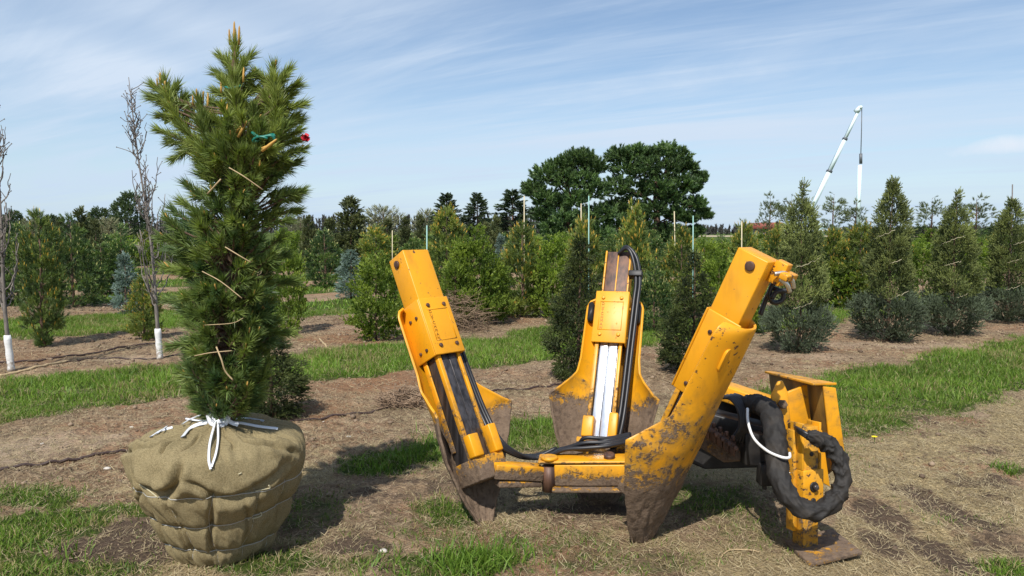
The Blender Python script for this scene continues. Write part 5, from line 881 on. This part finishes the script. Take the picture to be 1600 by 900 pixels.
# hose bundle in its black cloth sleeve
SPT = [(1166, 630, 4.12), (1186, 632, 4.02), (1204, 646, 3.92), (1212, 690, 3.76), (1215, 730, 3.64), (1228, 770, 3.55), (1258, 797, 3.50), (1292, 791, 3.51), (1314, 760, 3.54), (1312, 722, 3.58), (1294, 694, 3.61), (1262, 679, 3.62)]
sp_l = spline([P(*p) for p in SPT], 26); m_ = len(sp_l); tt_ = np.linspace(0, 1, m_)
rr_ = np.interp(tt_, [0, .12, .3, .5, .62, .95, 1], [.048, .058, .060, .050, .048, .044, .026])
b = Bag(); tube(b, sp_l, rr_, 40); V = b.V[0].reshape(m_, 40, 3); cen = sp_l[:, None]; a_ = np.arange(40)[None]*2*np.pi/40; L_s = np.cumsum(np.r_[0, np.linalg.norm(np.diff(sp_l, axis=0), axis=1)])[:, None]
wr = .9-2.2*np.abs(np.sin(L_s*36+1.2*np.sin(a_+L_s*7)+7*fbm(L_s*5+0*a_, np.cos(a_)*1.5+4, 3, 3)))**.6+2.6*(fbm(L_s*16, np.cos(a_)*2+9+np.sin(a_)*1.7, 3, 8)-.5); amp = np.interp(tt_, [0, .45, .6, 1], [.06, .08, .15, .16])[:, None]
b.V[0] = (cen+(V-cen)*(1+wr*amp)[:, :, None]).reshape(-1, 3); part('hose_sleeve', b, 'sleeve', None, True)
for q in range(3): hose('hydraulic_hose', [P(1268, 682+q*3, 3.62), P(1250, 672+q*2, 3.68), P(1236, 664+q*3, 3.95), P(1220, 660, 4.02)], .011)
hose('white_hose', [P(1168, 638, 3.96), P(1169, 660, 3.90), P(1178, 685, 3.80), P(1198, 704, 3.68), P(1220, 714, 3.60), P(1233, 715, 3.60), P(1234, 708, 3.64)], .0075, 'whitePlastic')
hose('tie_wire', [P(1232, 738, 3.77), P(1244, 743, 3.76), P(1254, 742, 3.76)], .0035, 'bright')
# ------------------------------------------------------------------ crane, pole and house far away
CD = 170.; ck = CD/F0; c0 = P(1262, 362, CD); cz = lambda px, py: np.array(P(px, py, CD))
cr = thing('crane', 'white telescopic boom crane reaching up over the trees on the right', 'crane', (c0.x, c0.y, 0)); co = np.array([c0.x, c0.y, 0])
def cpart(n, b, m, par=None): return obj(n, b.mesh(n, False, co), M[m], par or cr)
b = Bag(); box(b, (co[0]-1, CD, 1.5), (1, 0, 0), (0, 1, 0), (0, 0, 1), 5, 1.3, .7); box(b, (co[0]+3.2, CD, 2.9), (1, 0, 0), (0, 1, 0), (0, 0, 1), 1, 1.2, .7); ch = cpart('carrier', b, 'crane')
b = Bag()
for wx in (-4.5, -3, 1, 2.5):
    for wy in (-1.1, 1.1): tube(b, [(co[0]+wx, CD+wy-.2, .6), (co[0]+wx, CD+wy+.2, .6)], [.6, .6], 14)
cpart('wheels', b, 'craneDark', ch)
base, tip = cz(1256, 350), cz(1343, 170); L = tip-base
for a0, a1, w in ((0, .46, .92), (.44, .74, .76), (.72, 1, .60)):
    b = Bag(); d = nrm(L); s = np.array([0, 1., 0]); box(b, base+L*(a0+a1)/2, d, s, np.cross(d, s), np.linalg.norm(L)*(a1-a0)/2, w/2, w/2); bo = cpart('boom_section', b, 'crane')
    b = Bag(); box(b, base+L*a1, d, s, np.cross(d, s), .25, w/2+.06, w/2+.06); cpart('boom_collar', b, 'craneDark' if a1 < 1 else 'crane', bo)
b = Bag(); hd = cz(1344, 168); tube(b, [hd+np.array([0, -.5, 0]), hd+np.array([0, .5, 0])], [.38, .38], 12); box(b, hd-np.array([.5, 0, .5]), (.7, 0, .7), (0, 1, 0), (-.7, 0, .7), .7, .4, .5); cpart('boom_head', b, 'crane')
b = Bag(); tube(b, [cz(1346.5, 170), cz(1346, 205), cz(1345, 242)], .10, 5); cpart('cable', b, 'craneDark'); b = Bag(); tube(b, [cz(1345, 240), cz(1345, 256)], [.35, .35], 8); cpart('hook_block', b, 'craneDark')
pl = cz(1343.5, 258); b = Bag(); tube(b, [np.array([0, 0, -pl[2]+1]), np.zeros(3)], [.50, .46], 12); tag(obj('hanging_pole', b.mesh('hanging_pole', True), M['crane'], loc=tuple(pl)), 'tall slim white pole hanging upright from the crane cable', 'pole')
HD = 120.; hk = HD/F0; h0 = P(1192, 375, HD); ho = np.array([h0.x, HD, 0]); hs = thing('red_roofed_house', 'far house with a dark red roof between trees, left of the first tied spruce', 'house', tuple(ho))
b = Bag(); box(b, ho+np.array([0, 0, 1.0]), (1, 0, 0), (0, 1, 0), (0, 0, 1), 2.3, 3, 1.1); obj('wall', b.mesh('wall', False, ho), M['houseWall'], hs)
b = Bag(); zr = 2.05
prism(b, [ho+np.array([-2.6, 0, zr]), ho+np.array([2.9, 0, zr]), ho+np.array([1.9, 0, zr+1.0]), ho+np.array([-1.2, 0, zr+1.0])], (0, 1, 0), 6.8); obj('roof', b.mesh('roof', False, ho), M['roof'], hs)
for wx in (-1.5, -.2, 1.4): b = Bag(); box(b, ho+np.array([wx, -3.02, 1.2]), (1, 0, 0), (0, 1, 0), (0, 0, 1), .45, .04, .5); obj('window', b.mesh('window', False, ho), M['glass'], hs)
# far wood and hill on the horizon, the pale field before it
b = Bag(); rg = np.random.default_rng(5); n = 2600; x = rg.uniform(-420, 420, n); y = 330+rg.uniform(-25, 25, n); hh = rg.uniform(1.6, 3.8, n)*(.8+.6*fbm(x*.02, x*0, 3, 2))*(1+1.1*sstep(70, 0, x)); pts = np.stack([x, y, hh*.12], 1)
sprays(b, pts, np.tile([0, 0, 1.], (n, 1)), hh*.8, 34, 1.5, .8, .2, 1.5, np.array([.085, .08, .075])+np.array([.04, .045, .03])*rg.random((n, 1)), rg)
tag(obj('far_wood', b.mesh('far_wood'), M['straw']), 'far low grey-brown wood along the horizon', 'wood', None, 'stuff')
b = Bag(); b.add([(45, 215, .05), (320, 215, .05), (340, 300, .05), (60, 300, .05)], [(0, 1, 2, 3)]); fm = NT('stubble_field'); fm.set(Base_Color=fm.mix(fm.noise(.2, 4, .6, fm.pos()), (.33, .27, .16), (.42, .35, .22)), Roughness=.9); tag(obj('field', b.mesh('field'), fm.m), None, None, None, 'structure')
# ------------------------------------------------------------------ small things on the ground
def lying(name, pts, r, mat, lab, cat, group=None, lift=.0, n=6):
    g0 = G(*pts[0]); sp = spline([(q.x, q.y, 0) for q in (G(*p) for p in pts)], 14); sp[:, 2] = gh(sp[:, 0], sp[:, 1])+r*.7+lift; b = Bag(); tube(b, sp, r, n); return tag(obj(name, b.mesh(name, True, (g0.x, g0.y, 0)), M[mat], loc=(g0.x, g0.y, 0)), lab, cat, group)
lying('drip_hose', [(-60, 752), (0, 739), (100, 722), (190, 706), (330, 682), (480, 656), (620, 637), (760, 617), (875, 602), (1000, 588)], .012, 'drip', 'brown drip hose running along the nearest bare row behind the machine and burlapped pine', 'hose', 'drip hoses on the bare rows')
lying('drip_hose', [(-30, 573), (70, 563), (150, 552), (205, 542), (242, 539)], .015, 'drip', 'dark drip hose behind the two white-wrapped trunks, ending past the small yellowish pine', 'hose', 'drip hoses on the bare rows')
lying('drip_hose', [(60, 575), (150, 561), (230, 561), (290, 557), (420, 548)], .012, 'drip', 'thin dark drip hose passing at the foot of the second white-wrapped trunk', 'hose', 'drip hoses on the bare rows')
lying('drip_hose', [(640, 512), (740, 500), (830, 493), (900, 486)], .018, 'drip', 'dark drip hose on the bare row below the light green shrubs', 'hose', 'drip hoses on the bare rows')
lying('pale_pole', [(0, 590), (55, 580), (108, 566)], .017, 'paleTwig', 'pale wooden pole lying at the foot of the leftmost bare tree', 'pole')
lying('stick', [(499, 529), (508, 539), (517, 549)], .014, 'paleTwig', 'short pale stick on the bare soil right of the burlapped pine', 'stick')
lying('stick', [(1122, 888), (1128, 872), (1142, 862), (1172, 862), (1186, 865)], .0035, 'paleTwig', 'thin curved pale stem in the grass in front of the parking stand', 'stem', None, .006)
for i, (px, py, r, lab) in enumerate(((168, 733, .026, 'pale stone on the bare soil left of the burlap ball, larger one'), (205, 668, .017, 'small pale stone on the soil above the drip hose, left of the burlap ball'), (66, 696, .016, 'small pale stone on the sandy soil at the far left'), (545, 682, .020, 'pale stone on the soil right of the burlap ball'), (598, 870, .022, 'tan stone at the front edge between ball and machine'), (505, 655, .012, 'tiny pale stone by the drip hose right of the burlap ball'))):
    q = G(px, py); rg = np.random.default_rng(i); b = Bag(); v1 = ico*r*rg.uniform(.7, 1.25, (12, 1))*np.array([1.3, 1, .6]); b.add(v1, icf); o = obj('stone', b.mesh('stone', True), M['stone'], loc=(q.x, q.y, gz(q.x, q.y)+r*.3)); sm = o.modifiers.new('round', 'SUBSURF'); sm.levels = sm.render_levels = 2; tag(o, lab, 'stone', 'pale stones on the soil')
def brush(px, py, rx, h, n, lab, seed):
    q = G(px, py); rg = np.random.default_rng(seed); b = Bag()
    for k in range(n):
        a = rg.uniform(0, 6.28); rr = math.sqrt(rg.random())*rx; p = np.array([rr*math.cos(a), rr*math.sin(a)*.7, rg.uniform(0, h)*(1-.6*rr/rx)+.01]); d = nrm(rg.normal(size=3)*np.array([1, .8, .35])); L = rg.uniform(.12, .5)*min(1, rx*1.6); b_ = rg.normal(size=3)*L*.12
        e = p+d*L; e[2] = abs(e[2]); tube(b, [p-d*L*.3+np.array([0, 0, 0]), p+b_, e], [rg.uniform(.003, .006), .0035, .002], 4, cap=False)
    tag(obj('brush_heap', b.mesh('brush_heap'), M['brush'], loc=(q.x, q.y, gz(q.x, q.y))), lab, 'brush', 'heaps of dead brush')
brush(640, 634, .30, .22, 420, 'heap of dead brown twigs on the soil just left of the left machine post', 1); brush(705, 516, .62, .75, 520, 'tall tangle of dead grey-brown branches behind the left machine post', 2); brush(560, 505, .5, .12, 90, 'thin scatter of dead twigs left of the broad light green shrub', 3)
# the dandelion and the sprouting clump
for px, py in ((1366, 690),):
    q = G(px, py); o = thing('dandelion', 'yellow dandelion flower in the grass right of the machine', 'flower', (q.x, q.y, gz(q.x, q.y))); b = Bag()
    for k in range(60): a = k*2.4; e = .006+.05*(k/60)**.5*.35; d = np.array([math.cos(a), math.sin(a), .55]); p = np.array([0, 0, .05]); s = np.array([-math.sin(a), math.cos(a), 0])*.004; b.add([p-s, p+s, p+d*e+s, p+d*e-s], [(0, 1, 2, 3)])
    obj('petals', b.mesh('petals'), M['yellowPetal'], o); b = Bag(); tube(b, [(0, 0, 0), (.004, 0, .03), (0, 0, .06)], .003, 5, (.1, .2, .04)); obj('stem', b.mesh('stem'), M['grass'], o)
